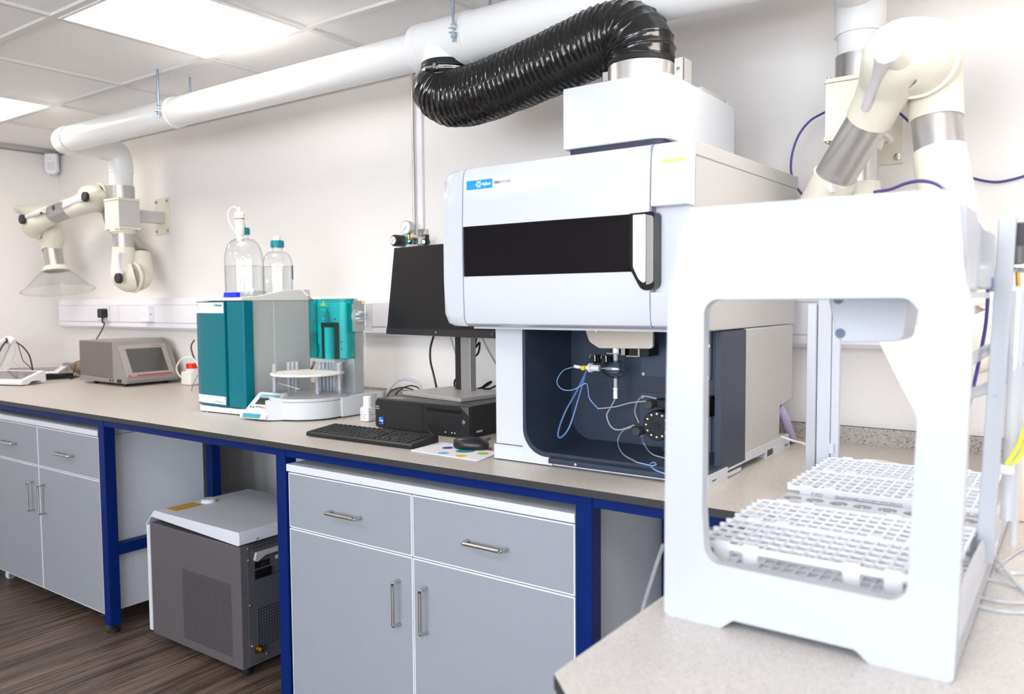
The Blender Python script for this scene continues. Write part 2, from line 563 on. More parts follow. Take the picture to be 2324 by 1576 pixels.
fr = thing('bench_frame', 'dark blue steel bench frame with square legs under the long worktop', 'bench frame', (-1.6, -.94, 0))
LEGX = [-5.45, -4.345, -3.2145, -2.091, -.965, .16, 1.3]
LY0, LY1 = -.968, -.922
def leg(x, y0, y1, nm='leg'):
    o = obj(nm, MB().box(x - .0225, x + .0225, y0, y1, .03, .8605), M_blue, fr, .002)
    m = MB().lathe((x, (y0 + y1) / 2, 0), (0, 0, 1), [(.0, 0), (.026, 0), (.026, .006), (.016, .014), (.008, .02), (.008, .033)], n=20)
    obj('levelling_foot', m, M_rubber, o)
for x in LEGX:
    leg(x, LY0, LY1)
for x in LEGX:
    leg(x, -.485, -.440)
for a, b in zip(LEGX[:-1], LEGX[1:]):
    obj('rail', MB().box(a + .0225, b - .0225, LY0 + .002, LY1, .852, .88), M_blue, fr, .0015)
    obj('rail', MB().box(a + .0225, b - .0225, -.483, -.442, .852, .88), M_blue, fr, .0015)
for x in LEGX:
    obj('top_plate', MB().box(x - .0225, x + .0225, LY0, LY1, .8605, .88), M_blue, fr, .001)
    obj('top_plate', MB().box(x - .0225, x + .0225, -.485, -.440, .8605, .88), M_blue, fr, .001)
    obj('side_rail', MB().box(x - .0215, x + .0215, LY1, -.485, .852, .8795), M_blue, fr)
    if x != LEGX[4]:
        obj('stretcher', MB().box(x - .0215, x + .0215, LY1, -.485, .315, .36), M_blue, fr, .0015)

# peninsula worktop that carries the tube handling robot
pw = MB().prism([(-.506, BE - .0005), (-.506, -1.815), (-.43, -1.885), (1.3, -1.885), (1.3, BE - .0005)], 'z', .88, .90, 1)
pw.bm.normal_update()
for f in pw.bm.faces: f.material_index = 0 if f.normal.z > .5 else 1
tag(obj('worktop', pw, [speckle_mat('worktop_laminate_grey', '#c3bfbc', '#9b9793', '#d6d2ce', .34, 520), M_bencht], None, .0015), 'grey speckled peninsula worktop with dark chamfered corner in the foreground', 'worktop')
pf = thing('bench_frame', 'blue steel frame under the foreground peninsula worktop', 'bench frame', (.4, -1.5, 0))
for x, y in ((.2, -1.7), (1.2, -1.7), (1.2, -1.1)):
    o = obj('leg', MB().box(x - .0225, x + .0225, y - .0225, y + .0225, .03, .88), M_blue, pf, .002)
    obj('levelling_foot', MB().lathe((x, y, 0), (0, 0, 1), [(0, 0), (.026, 0), (.026, .006), (.008, .02), (.008, .033)], n=20), M_rubber, o)
for x in (.2, 1.2):
    obj('rail', MB().box(x - .02, x + .02, -1.677, -1.02, .835, .88), M_blue, pf)

# ---------------------------------------------------------------- base cabinets on castors
def laminate(name, c):
    return mat(name, c, .5, var=.09, vscale=90, vstretch=(14, 14, .6), bump=.05, bscale=90)
M_lam = laminate('grey_laminate', '#9398a0')
M_edge = mat('white_edging', '#e4e5e9', .45)
M_carc = mat('white_melamine', '#d5d8df', .5)

def pull(name, p0, p1, out, parent):
    """D-shaped bar handle from p0 to p1 standing out along -y"""
    p0, p1 = Vector(p0), Vector(p1); o = Vector((0, -out, 0)); d = (p1 - p0).normalized() * .016
    m = MB().tube([p0, p0 + o * .6, p0 + o + d * .25, p0 + o + d, p1 + o - d, p1 + o - d * .25, p1 + o * .6, p1], .0052, n=12, res=6)
    return obj(name, m, M_steel, parent)

def front_panel(name, x0, x1, z0, z1, yf, parent):
    m = MB()
    t = .018
    m.box(x0, x1, yf, yf + t, z0, z1, 1)
    e = .0035
    m.box(x0 + e, x1 - e, yf - .0006, yf + .002, z0 + e, z1 - e, 0)
    return obj(name, m, [M_lam, M_edge], parent)

def castor(x, y, parent, turn=0.0):
    c = Vector((x, y, 0))
    R = Matrix.Translation(c) @ Matrix.Rotation(turn, 4, 'Z')
    m = MB().box(-.028, .028, -.030, .030, .058, .0665, 0, R)
    m.box(-.016, -.013, -.024, .016, .022, .058, 0, R).box(.013, .016, -.024, .016, .022, .058, 0, R)
    m.box(-.013, .013, -.062, -.020, .050, .055, 0, R)
    b = obj('castor', m, M_dark, parent, .001)
    p0 = R @ Vector((-.011, -.006, .026)); p1 = R @ Vector((.011, -.006, .026))
    ax = p1 - p0; L = ax.length
    w = MB().lathe(p0, ax, [(0, 0), (.012, 0), (.012, L * .12), (.020, L * .15), (.025, L * .1), (.026, L * .3), (.026, L * .7), (.025, L * .9), (.020, L * .85), (.012, L * .88), (.012, L), (0, L)], n=28)
    obj('wheel', w, mat('white_nylon', '#d9d9e2', .4) if 'white_nylon' not in bpy.data.materials else bpy.data.materials['white_nylon'], b)

def cabinet(label, x0, x1, yf, depth, handles=True):
    zb, zt = .067, .803
    t = thing('base_cabinet', label, 'cabinet', ((x0 + x1) / 2, yf + depth / 2, 0), 'grey drawer and door cabinets under the worktop')
    c = MB().box(x0 + .002, x0 + .020, yf + .0185, yf + depth, zb, zt).box(x1 - .020, x1 - .002, yf + .0185, yf + depth, zb, zt)
    c.box(x0 + .020, x1 - .020, yf + .0185, yf + depth, zb, zb + .018).box(x0 + .020, x1 - .020, yf + depth - .01, yf + depth, zb + .018, zt)
    c.box(x0 + .020, x1 - .020, yf + .0185, yf + .10, zt - .018, zt)
    xm = (x0 + x1) / 2
    obj('carcass', c, M_carc, t)
    obj('cabinet_top', MB().box(x0 - .003, x1 + .003, yf - .006, yf + depth, zt + .003, zt + .026), M_carc, t, .001)
    zs = .6225
    g = .0018
    for a, b, s in ((x0, xm - g, -1), (xm + g, x1, 1)):
        d = front_panel('drawer', a, b, zs + g, zt - .002, yf, t)
        hx = (a + b) / 2
        pull('handle', (hx - .064, yf, .705), (hx + .064, yf, .705), .030, d)
        d = front_panel('door', a, b, zb, zs - g, yf, t)
        hx = b - .050 if s < 0 else a + .050
        pull('handle', (hx, yf, .418), (hx, yf, .546), .030, d)
    for x in (x0 + .06, x1 - .06):
        castor(x, yf + .06, t, .5)
        castor(x, yf + depth - .08, t, 2.2)
    return t
cabinet('near pale grey cabinet with two drawers and two doors, below the computer', -2.062, -.994, -.960, .50)
cabinet('darker grey cabinet at far left, cut by the left picture edge', -4.316, -3.250, -.960, .47)

# ---------------------------------------------------------------- recirculating chiller on the floor
def perforated(name, base, hole, pitch, fill=.62, axis='x', b2=None):
    m = bpy.data.materials.new(name); m.use_nodes = True
    nt = m.node_tree; b = nt.nodes['Principled BSDF']
    tc = nt.nodes.new('ShaderNodeTexCoord')
    sp = nt.nodes.new('ShaderNodeSeparateXYZ')
    nt.links.new(tc.outputs['Object'], sp.inputs[0])
    ms = []
    for ch in (axis.upper(), 'Z'):
        a = nt.nodes.new('ShaderNodeMath'); a.operation = 'DIVIDE'; a.inputs[1].default_value = pitch
        nt.links.new(sp.outputs[ch], a.inputs[0])
        f = nt.nodes.new('ShaderNodeMath'); f.operation = 'FRACT'
        nt.links.new(a.outputs[0], f.inputs[0])
        l = nt.nodes.new('ShaderNodeMath'); l.operation = 'LESS_THAN'; l.inputs[1].default_value = fill
        nt.links.new(f.outputs[0], l.inputs[0])
        ms.append(l)
    mu = nt.nodes.new('ShaderNodeMath'); mu.operation = 'MULTIPLY'
    nt.links.new(ms[0].outputs[0], mu.inputs[0]); nt.links.new(ms[1].outputs[0], mu.inputs[1])
    mx = nt.nodes.new('ShaderNodeMix'); mx.data_type = 'RGBA'
    mx.inputs['A'].default_value = lin(base); mx.inputs['B'].default_value = lin(hole)
    nt.links.new(mu.outputs[0], mx.inputs['Factor'])
    nt.links.new(mx.outputs['Result'], b.inputs['Base Color'])
    b.inputs['Roughness'].default_value = .5
    return m
CX0, CX1, CY0, CY1 = -3.005, -2.41, -.90, -.47
ch = thing('chiller', 'grey recirculating chiller with perforated vents on the floor behind the blue bench leg', 'chiller', ((CX0 + CX1) / 2, (CY0 + CY1) / 2, 0))
M_chg = mat('chiller_grey', '#5a575a', .45)
M_chd = mat('chiller_dark', '#4c4f55', .5)
M_cht = mat('chiller_white', '#d3d6de', .45)
obj('housing', MB().box(CX0 + .012, CX1 - .004, CY0, CY1, .03, .478), M_chg, ch, .003)
obj('rear_panel', MB().box(CX1 - .003, CX1, CY0 + .028, CY1 - .01, .04, .478), M_chd, ch)
pts = [(CX0 - .012, .468), (CX0 + .050, .532), (CX1 - .004, .532), (CX1, .524), (CX1, .486), (CX1 - .01, .482), (CX0 + .03, .504), (CX0 + .008, .482), (CX0 - .008, .464)]
obj('top_cover', MB().prism(pts, 'y', CY0 - .004, CY1 + .004), M_cht, ch, .002)
obj('front_bezel', MB().box(CX0 - .010, CX0 + .010, CY0 - .003, CY1 + .003, .040, .466), M_cht, ch, .003)
obj('side_vent', MB().box(-2.775, -2.472, CY0 - .0012, CY0 + .002, .062, .332), perforated('side_vent_holes', '#5a575a', '#1b1c20', .0094, .62, 'x'), ch)
Mp = perforated('rear_vent_holes', '#4c4f55', '#16171a', .0115, .55, 'y')
xv = CX1 + .0012
def rear(y0, y1, z0, z1): return MB().box(CX1 - .001, xv, y0, y1, z0, z1)
obj('rear_vent', rear(-.836, -.62, .09, .238), Mp, ch)
obj('rear_vent', rear(-.846, -.66, .340, .366), Mp, ch)
obj('rear_vent', rear(-.846, -.62, .454, .478), Mp, ch)
m = MB().prism([(-.848, .418), (-.84, .446), (-.60, .446), (-.60, .428), (-.80, .428), (-.835, .412)], 'x', CX1, CX1 + .010)
obj('handle_bracket', m, M_alup, ch, .001)
sw = obj('power_switch', rear(-.842, -.778, .385, .408), M_blackg, ch)
obj('rocker', MB().box(xv, xv + .004, -.815, -.79, .389, .404), M_black, sw, .001)
obj('power_inlet', MB().prism(rounded(rect(-.842, -.772, .368, .344)[::-1] if False else rect(-.842, -.772, .347, .379), .005), 'x', CX1 - .001, CX1 + .004), M_blackg, ch)
for z in (.428, .405, .382, .360):
    p = obj('port', MB().prism(rounded(rect(-.752, -.712, z - .007, z + .007), .004), 'x', CX1 - .001, CX1 + .0022), M_chd if z != .405 else M_alup, ch, .0008)
for y, z in ((-.868, .466), (-.868, .424), (-.866, .258), (-.862, .108), (-.80, .058), (-.82, .434), (-.735, .436), (-.83, .494)):
    obj('screw', MB().lathe((CX1 - .001, y, z), (1, 0, 0), [(.0042, 0), (.0042, .002), (.003, .004), (0, .0045)], n=12), M_steel, ch)
v = MB().lathe((CX1 - .001, -.842, .092), (1, 0, 0), [(.013, 0), (.013, .008), (.016, .008), (.016, .014), (.010, .014), (.010, .024), (.007, .026), (.007, .036), (0, .036)], n=6)
obj('drain_valve', v, M_brass, ch)
for x, y in ((CX0 + .1, CY0 + .04), (CX1 - .03, CY0 + .035), (CX1 - .03, CY1 - .04), (CX0 + .1, CY1 - .04)):
    obj('foot', MB().lathe((x, y, 0), (0, 0, 1), [(0, 0), (.014, 0), (.017, .004), (.017, .03), (0, .03)], n=16), M_rubber, ch)
obj('label', MB().box(CX0 + .06, CX0 + .135, -.86, -.74, .5318, .5326), mat('yellow_label', '#c89a2c', .5), ch)
obj('filler_cap', MB().lathe((CX0 + .11, -.70, .532), (0, 0, 1), [(.03, 0), (.03, .01), (.026, .014), (0, .014)], n=24), M_cht, ch)

# ---------------------------------------------------------------- large white emission spectrometer
M_ag = mat('instrument_white', '#cdd0d6', 0.16, spec=.4)
M_ags = mat('instrument_side', '#bbb9b7', 0.42)
M_liner = mat('dark_blue_liner', '#2b3446', 0.42, bump=.08, bscale=900)
M_linep = mat('liner_panel', '#39445a', 0.38)
M_seam = mat('seam_grey', '#8d90a8', .5)
AX0, AX1 = -1.343, -.715
ag = thing('spectrometer', 'large white analytical instrument with black window band and open dark lower compartment on the worktop', 'laboratory instrument', (-1.03, -.5, .9))

# lower body
lb = MB()
lb.box(AX0, -1.243, -.81, -.17, .944, 1.268)                      # left pillar
lb.box(-1.243, AX1 - .002, -.57, -.285, .944, 1.268)                # rear block
lb.box(-1.243, AX1 - .002, -.285, -.165, 1.04, 1.268)
obj('lower_housing', lb, M_ag, ag, .003)
obj('side_panel', MB().prism([(-.735, .930), (-.735, 1.264), (-.160, 1.264), (-.163, 1.044), (-.275, 1.036), (-.283, .930)], 'x', AX1 - .004, AX1), M_ags, ag, .001)
bs = MB()
bs.box(AX0, AX1 + .001, -.815, -.188, .918, .9235)
bs.box(AX0, -1.2455, -.815, -.188, .9235, .942).box(-1.2455, AX1 + .001, -.56, -.188, .9235, .942)
bs.box(AX0 - .001, -1.2455, -.818, -.66, .903, .942).box(-1.2455, -1.16, -.818, -.66, .903, .9235).box(-1.16, AX1 + .003, -.812, -.60, .903, .9115)
bs.box(AX0, AX0 + .08, -.40, -.187, .900, .922).box(AX1 - .08, AX1 + .003, -.40, -.187, .900, .922)
bs.box(AX1 - .05, AX1 + .004, -.822, -.698, .900, .930)
fcurve = rounded([(-1.2455, 1.269), (-1.2455, .924), (AX1 + .001, .924)], [0, .075, 0], 10)[1:-1]
bs.prism([(AX0 - .001, .903), (-1.150, .903), (-1.150, .9238)] + fcurve[::-1] + [(-1.2462, .943), (AX0 - .001, .943)], 'y', -.8182, -.70)
obj('base', bs, M_ag, ag, .0015)
st = MB().box(AX1 + .0035, AX1 + .005, -.80, -.775, .912, .914).box(AX1 + .0025, AX1 + .004, -.235, -.205, .911, .914)
obj('base_slot', st, M_black, ag)
obj('base_recess', MB().box(AX1 + .0005, AX1 + .0035, -.395, -.345, .905, .922), M_dark, ag, .001)
pw_ = MB().prism(rounded([(-1.2954, .918), (-1.2491, .918), (-1.2491, .927), (-1.2954, .927)], .002), 'y', -.8195, -.8175)
led_ = obj('status_light', pw_, mat('status_light_clear', '#d7ead9', .2), ag)
obj('lamp', MB().box(-1.2868, -1.2569, -.8203, -.8190, .920, .925), mat('green_lamp', '#9ce8a4', .3, emit='#7cf58c', estr=.9), led_)

# open compartment: liner shell
prof_out = [(-1.243, 1.272), (-1.243, .935), (AX1, .935)]
outer = rounded([(-1.245, 1.268), (-1.245, .926), (AX1 + .001, .926), (AX1 + .001, .938)] , [.016, .085, 0, 0], 8)
inner = rounded([(-1.234, 1.268), (-1.234, .938)], 0)
li = MB()
L_out = rounded([(-1.2455, 1.269), (-1.2455, .924), (AX1 + .001, .924)], [0, .075, 0], 10)
L_in = rounded([(-1.236, 1.269), (-1.236, .937), (AX1 + .001, .937)], [0, .068, 0], 10)
li.prism(L_out + L_in[::-1], 'y', -.818, -.566)
obj('liner', li, M_liner, ag, .0015)
bk = MB()
bkp = rounded([(-1.237, 1.269), (-1.237, .936), (AX1 - .004, .936), (AX1 - .004, 1.269)], [0, .068, 0, 0], 10)
bk.prism(bkp, 'y', -.578, -.566)
bk.box(AX1 - .016, AX1 + .0008, -.738, -.566, .936, 1.266)
bkl = obj('liner_back', bk, M_liner, ag, .001)
# rounded top-left corner of the opening
cr = MB()
q = [(-1.247, 1.2695), (-1.247, 1.250)] + [(-1.247 + .020 - .020 * math.cos(a), 1.250 + .0195 * math.sin(a)) for a in [PI / 2 * k / 6 for k in range(1, 7)]]
cr.prism(q, 'y', -.8105, -.70)
obj('corner_fillet', cr, M_ag, ag)
tr = MB().prism([(-.832, .911), (-.832, .924), (-.80, .936), (-.572, .938), (-.572, .911)], 'x', -1.155, AX1 - .003)
obj('drip_tray', tr, M_liner, ag, .003)
for x in (-1.07, -.80):
    obj('screw', MB().lathe((x, -.8322, .917), (0, -1, 0), [(.004, 0), (.004, .001), (0, .002)], n=12), M_steel, ag)
# panels and screws on the back of the compartment
def bpanel(x0, x1, z0, z1):
    return obj('access_panel', MB().prism(rounded(rect(x0, x1, z0, z1), .008), 'y', -.583, -.577), M_linep, ag, .0012)
bpanel(-1.0072, -0.8008, 1.1305, 1.2662)
bpanel(-1.0097, -0.7999, 0.9140, 1.0866)
def bscrew(p):
    obj('screw', MB().lathe(p, (0, -1, 0), [(.0062, 0), (.0062, .0015), (.005, .003), (.0025, .003), (.002, .001), (0, .001)], n=16), M_steel, ag)
for p in ((-0.8082, -0.5830, 1.2217), (-0.8101, -0.5830, 1.1364), (-0.8096, -0.5830, 1.0755), (-0.8123, -0.5830, 0.9301), (-0.9975, -0.5830, 1.1380), (-0.9987, -0.5830, 1.0739), (-1.0011, -0.5830, 0.9285)):
    bscrew(p)

# upper housing
UT = 1.700
uh = MB().prism(rounded([(-.905, 1.270), (-.905, 1.692), (-.135, 1.705), (-.135, 1.270)], [.0, .012, .012, .004], 4), 'x', AX0, AX1 - .001)
obj('upper_housing', uh, M_ag, ag)
sp = MB().prism([(-.905, 1.272), (-.905, 1.662), (-.140, 1.668), (-.140, 1.272)], 'x', AX1 - .002, AX1 + .001)
obj('side_panel', sp, M_ags, ag, .001)
obj('side_trim', MB().prism([(-.905, 1.665), (-.905, 1.696), (-.131, 1.708), (-.131, 1.671)], 'x', AX1 - .003, AX1 + .002), M_ags, ag, .002)

def door_profile(yb):
    """front skin in y,z: slightly bowed, rounded at top and bottom"""
    f = [(-.930, 1.277), (-.944, 1.285), (-.9505, 1.300), (-.953, 1.36), (-.955, 1.45), (-.955, 1.53), (-.953, 1.60), (-.950, 1.662), (-.946, 1.680), (-.936, 1.691), (-.915, 1.696)]
    return f + [(yb, 1.698), (yb, 1.277)]
DXL = -1.3370; DXR = -0.8011
def clip(prof, za, zb):
    out = []
    n = len(prof)
    for i in range(n):
        a, b = prof[i], prof[(i + 1) % n]
        def ins(p, z, s): return (p[1] - z) * s >= -1e-9
        seg = [a, b]
        out.append(a) if za - 1e-9 <= a[1] <= zb + 1e-9 else None
        for z in sorted((za, zb), key=lambda z: abs(z - a[1])):
            if (a[1] - z) * (b[1] - z) < -1e-12:
                t = (z - a[1]) / (b[1] - a[1])
                out.append((a[0] + (b[0] - a[0]) * t, z))
    return out
WZ0, WZ1 = 1.4080, 1.5384
dp = door_profile(-.905)
HX = -0.8517
dr = MB()
dr.prism(clip(dp, WZ1, 1.70), 'x', DXL, DXR)
dr.prism(clip(dp, 1.27, WZ0), 'x', DXL, DXR)
dr.box(DXL, DXR, -.925, -.905, WZ0, WZ1)
d = obj('front_door', dr, M_ag, ag, ang=30)
wn = MB().prism([(-.9515, WZ0 + .0008), (-.953, (WZ0 + WZ1) / 2), (-.9525, WZ1 - .0008), (-.92, WZ1 - .0008), (-.92, WZ0 + .0008)], 'x', DXL + .001, HX)
obj('window', wn, mat('smoked_window', '#1a181a', .12, spec=.12), d)
# handle: black surround and aluminium grip
hx0, hx1 = -0.8494, -0.7849
hz0, hz1 = 1.3666, 1.5397
sr = rounded([(hx0, hz1), (hx1, hz1 + .002), (hx1, hz0), (hx0 + .030, hz0 - .002), (hx0, hz0 + .050)], [.002, .012, .02, .022, .03], 6)
obj('handle_surround', MB().prism(sr, 'y', -.9575, -.915), M_blackg, d, .0015)
gx0, gx1 = -0.8391, -0.8073
g = rounded([(gx0, hz1 - .004), (gx1, hz1 - .004), (gx1, hz0 + .010), (gx0 + .014, hz0 + .024), (gx0, hz0 + .052)], [.002, .002, .012, .02, .02], 5)
obj('handle', MB().prism(g, 'y', -.9605, -.9570), mat('satin_metal', '#d9d7d3', .3, metal=.55, bump=.05, bscale=400), d, .0008)
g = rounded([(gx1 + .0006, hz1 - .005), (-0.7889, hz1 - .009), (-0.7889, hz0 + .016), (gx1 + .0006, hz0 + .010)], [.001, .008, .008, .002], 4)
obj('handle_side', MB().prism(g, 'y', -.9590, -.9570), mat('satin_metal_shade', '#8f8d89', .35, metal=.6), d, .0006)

# left cheek that wraps round the corner
cx0 = -1.4245
ck = MB()
cz = [1.277, 1.285, 1.31, 1.40, 1.50, 1.60, 1.665, 1.682, 1.690]
def cheek_ring(z, y0, y1, xin):
    return [(DXL - .0012, y0 + .002, z), (xin + .03, y0 + .004, z), (xin + .010, y0 + .010, z), (xin, y0 + .026, z), (xin + .004, y1, z), (DXL - .0012, y1, z)]
rings = []
for z in cz:
    t = (z - 1.277) / (1.690 - 1.277)
    bow = .006 * math.sin(PI * t)
    pull_in = .022 if z in (cz[0], cz[-1]) else (.008 if z in (cz[1], cz[-2]) else 0)
    xo = cx0 + .004 * (1 - math.sin(PI * min(1, t + .2))) + pull_in
    rings.append([ck.bm.verts.new(p) for p in cheek_ring(z, -.948 - bow + pull_in * .5, -.62, xo)])
for a, b in zip(rings[:-1], rings[1:]):
    for k in range(6):
        ck.face([a[k], a[(k + 1) % 6], b[(k + 1) % 6], b[k]])
ck.face(rings[0]); ck.face(rings[-1])
obj('left_cheek', ck, M_ag, ag, ang=40, recalc=True)

# right column beside the door
RX = DXR + .0025
rc = MB()
dz = 1.5516
rc.prism(clip(door_profile(-.900), dz, 1.70), 'x', RX, AX1 + .001)
obj('right_column', rc, M_ag, ag, .0025, ang=30)
rz0 = 1.3604
obj('right_recess', MB().prism([(-.925, rz0), (-.925, dz), (-.900, dz), (-.900, rz0)], 'x', RX, AX1 - .002), M_ag, ag)
obj('right_foot_panel', MB().prism(clip(door_profile(-.900), 1.27, rz0), 'x', RX, AX1 + .001), M_ag, ag, .0025, ang=30)
obj('seam', MB().box(DXR, RX, -.948, -.91, 1.28, 1.69), M_seam, ag)
obj('seam', MB().prism([(y - .0012 if i < 11 else y, z) for i, (y, z) in enumerate(door_profile(-.91))], 'x', DXL - .0022, DXL - .0002), M_seam, ag)
obj('status_bar', MB().prism(rounded([(-0.7707, 1.6455), (-0.7168, 1.6455), (-0.7168, 1.6532), (-0.7707, 1.6532)], .002), 'y', -.9535, -.951), mat('yellow_lamp', '#f4d77a', .4, emit='#ffd75a', estr=.35), ag)

# maker's plate
lx0, lx1 = -1.3243, -1.2423
lz0, lz1 = 1.6331, 1.6558
pl = obj('name_plate', MB().box(lx0, lx1, -.9535, -.9510, lz0, lz1), mat('plate_blue', '#0096dc', .4), ag)
M_pw = mat('print_white', '#f4f8fb', .5); M_pg = mat('print_grey', '#8b90a2', .5)
wd = lx1 - lx0; hz = (lz0 + lz1) / 2
text('lettering', 'Agilent', .0098, (lx0 + wd * .625, -.9538, hz - .0032), (1, 0, 0), (0, 0, 1), M_pw, pl, bold=.0004)
stb = MB()
cx_, cz_ = lx0 + wd * .49, hz
for k in range(12):
    a = 2 * PI * k / 12
    r1 = .0115 if k % 2 == 0 else .009
    stb.box(.0042, r1, -.0003, .0003, -.0006, .0006, 0, Matrix.Translation((cx_, -.9538, cz_)) @ Matrix.Rotation(a, 4, 'Y'))
n = 24
stb.ring([(cx_ + .0052 * math.cos(2 * PI * k / n), cz_ + .0052 * math.sin(2 * PI * k / n)) for k in range(n)], [(cx_ + .0033 * math.cos(2 * PI * k / n), cz_ + .0033 * math.sin(2 * PI * k / n)) for k in range(n)], 'y', -.9541, -.9535)
obj('star_logo', stb, M_pw, pl)
text('model_lettering', '5800', .0092, (-1.2363, -.9538, 1.6421), (1, 0, 0), (0, 0, 1), M_pg, ag, bold=.0003)
text('model_lettering', 'ICP-OES', .0088, (-1.2153, -.9538, 1.6421), (1, 0, 0), (0, 0, 1), M_pg, ag)

# steel torch shield hanging in the compartment
sh = rounded([(-1.1389, 1.268), (-0.9301, 1.268), (-0.9300, 1.2141), (-1.0925, 1.2106), (-1.1234, 1.2282)], [.002, .004, .010, .03, .02], 6)
obj('torch_shield', MB().prism(sh, 'y', -.668, -.655), mat('shield_metal', '#cfc5ba', .42, metal=.35), ag, .002)

# spray chamber, nebuliser and clamp
M_qz = glassy('quartz_glass', '#eef4fa', .5, .45, '#7f8ea8')
cy = -.645
c = Vector((-1.0525, -0.6450, 1.1537))
sc_ = obj('spray_chamber', MB().lathe(c + Vector((-.036, 0, 0)), (1, 0, 0), [(.006, -.012), (.010, 0), (.022, .014), (.025, .028), (.025, .044), (.020, .054), (.006, .060), (0, .060)], n=28), M_qz, ag)
M_fq = mat('frosted_quartz', '#e9eef4', .15, trans=.5)
obj('glass_tube', MB().cyl(c + Vector((.0, 0, -.026)), c + Vector((0, 0, -.052)), .005, n=14), M_fq, sc_)
obj('glass_tube', MB().cyl(c + Vector((0, 0, .022)), c + Vector((0, 0, .082)), .006, n=14), M_fq, sc_)
obj('glass_tube', MB().cyl(c + Vector((-.03, 0, 0)), c + Vector((.012, 0, 0)), .004, n=12), M_fq, sc_)
obj('end_cap', MB().lathe(c + Vector((-.050, 0, 0)), (-1, 0, 0), [(.009, 0), (.009, .024), (.0135, .025), (.0135, .033), (.006, .035), (.006, .046), (0, .046)], n=24), mat('ptfe', '#e8e6e1', .4), sc_)
obj('drain_fitting', MB().lathe(c + Vector((0, 0, -.052)), (0, 0, -1), [(.007, 0), (.007, .004), (.0055, .005), (.0055, .011), (.0062, .011), (.0062, .030), (0, .030)], n=16), M_pw, sc_)
nb = c + Vector((-.096, 0, 0))
obj('nebuliser', MB().cyl(nb, nb + Vector((-.032, 0, .001)), .0035, n=12).cyl(nb + Vector((-.018, 0, 0)), nb + Vector((-.036, 0, .002)), .0052, n=12), M_pw, sc_)
obj('yellow_fitting', MB().lathe(nb + Vector((-.004, -.012, -.001)), (0, 1, 0), [(0, 0), (.006, .001), (.008, .004), (.008, .012), (.005, .014), (.005, .02), (0, .02)], n=8), mat('yellow_plastic', '#f0d21c', .4), sc_)
for x, zz in ((-.098, .022), (-.062, .021)):
    p = c + Vector((x + .012, .05, zz))
    obj('gas_port', MB().lathe(p, (0, -1, 0), [(.012, 0), (.012, .012), (.009, .014), (.009, .026), (0, .026)], n=16), M_rubber, ag)
    obj('wire_clip', MB().tube([p + Vector((-.008, -.03, .004)), p + Vector((-.004, -.03, .014)), p + Vector((.008, -.03, .012)), p + Vector((.010, -.03, -.004))], .0013, n=8), M_steel, ag)
cl = MB()
zc = c.z + .052
cl.box(c.x - .022, c.x + .018, cy - .012, cy + .012, zc - .010, zc - .007).box(c.x - .022, c.x + .018, cy - .012, cy + .012, zc + .006, zc + .009)
cl.cyl((c.x, cy, zc - .007), (c.x, cy, zc + .006), .014, n=20)
cl.box(c.x + .022, c.x + .034, cy - .010, cy + .010, zc - .012, zc + .010)
cl.box(c.x + .034, c.x + .075, cy - .004, cy - .001, zc + .008, zc + .011).box(c.x + .034, c.x + .072, cy - .004, cy - .001, zc - .016, zc - .013)
cl.box(c.x + .070, c.x + .075, cy - .004, cy - .001, zc - .016, zc + .011)
obj('torch_clamp', cl, M_chrome, ag)
obj('clamp_mount', MB().box(c.x + .04, c.x + .10, cy + .0, -.578, zc - .014, zc + .018), M_rubber, ag, .002)

# peristaltic pump
pc = Vector((-0.9288, -0.6450, 1.0064))
pm = obj('pump_rotor', MB().lathe(pc + Vector((0, .065, 0)), (0, -1, 0), [(.030, 0), (.030, .03), (.041, .032), (.041, .062), (.039, .065), (0, .065)], n=40), M_black, ag)
obj('hub', MB().lathe(pc, (0, -1, 0), [(.009, 0), (.009, .0015), (0, .0015)], n=20), M_rubber, pm)
for k in range(12):
    a = 2 * PI * k / 12
    p = pc + Vector((.0315 * math.cos(a), 0, .0315 * math.sin(a)))
    obj('roller', MB().lathe(p, (0, -1, 0), [(.0035, 0), (.0035, .001), (0, .002)], n=10), M_steel, pm)
for u in ((-0.9425, -0.6650, 1.0646), (-0.9775, -0.6650, 0.9893)):
    k = obj('tube_clamp', MB().lathe(Vector(u) + Vector((0, .02, 0)), (0, -1, 0), [(.0125, 0), (.0125, .024), (.0115, .026), (0, .026)], n=24), M_dark, ag, .0006)
    obj('clamp_arm', MB().box(u[0] + .004, u[0] + .05, u[1] + .022, u[1] + .07, u[2] - .009, u[2] + .012), M_rubber, k, .002)
obj('pump_knob', MB().lathe((-0.9120, -0.6200, 0.9350), (0, -1, 0), [(.014, -.04), (.014, .01), (.010, .012), (0, .012)], n=20), M_rubber, ag)
obj('pump_lever', MB().box(-0.8030, -0.7886, -.66, -.578, 1.0367, 1.0905), M_rubber, ag, .003)

# tubing inside the compartment
M_tb = mat('blue_tubing', '#86aee0', .25); M_tg = mat('clear_tubing', '#a9adb2', .2); M_tb2 = mat('blue_tubing_dark', '#5d7fae', .25)
def tubing(name, pts, r, m, parent=ag):
    return obj(name, MB().tube(pts, r, n=8, res=10), m, parent)
y = -.66
tubing('sample_tube', [(-1.1827, -0.6500, 1.1547), (-1.2072, -0.6700, 1.1438), (-1.2154, -0.6900, 1.1148), (-1.1978, -0.6900, 1.0933), (-1.1615, -0.6900, 1.0942), (-1.1289, -0.6800, 1.1124), (-1.1263, -0.6700, 1.1005), (-1.1265, -0.6600, 1.0686), (-1.0997, -0.6600, 1.0419)], .0014, M_tb)
tubing('pump_tube', [(-1.0997, -0.6600, 1.0419), (-1.0418, -0.6700, 1.0522), (-0.9897, -0.6800, 1.0677), (-0.9380, -0.6900, 1.0771)], .0018, M_tg)
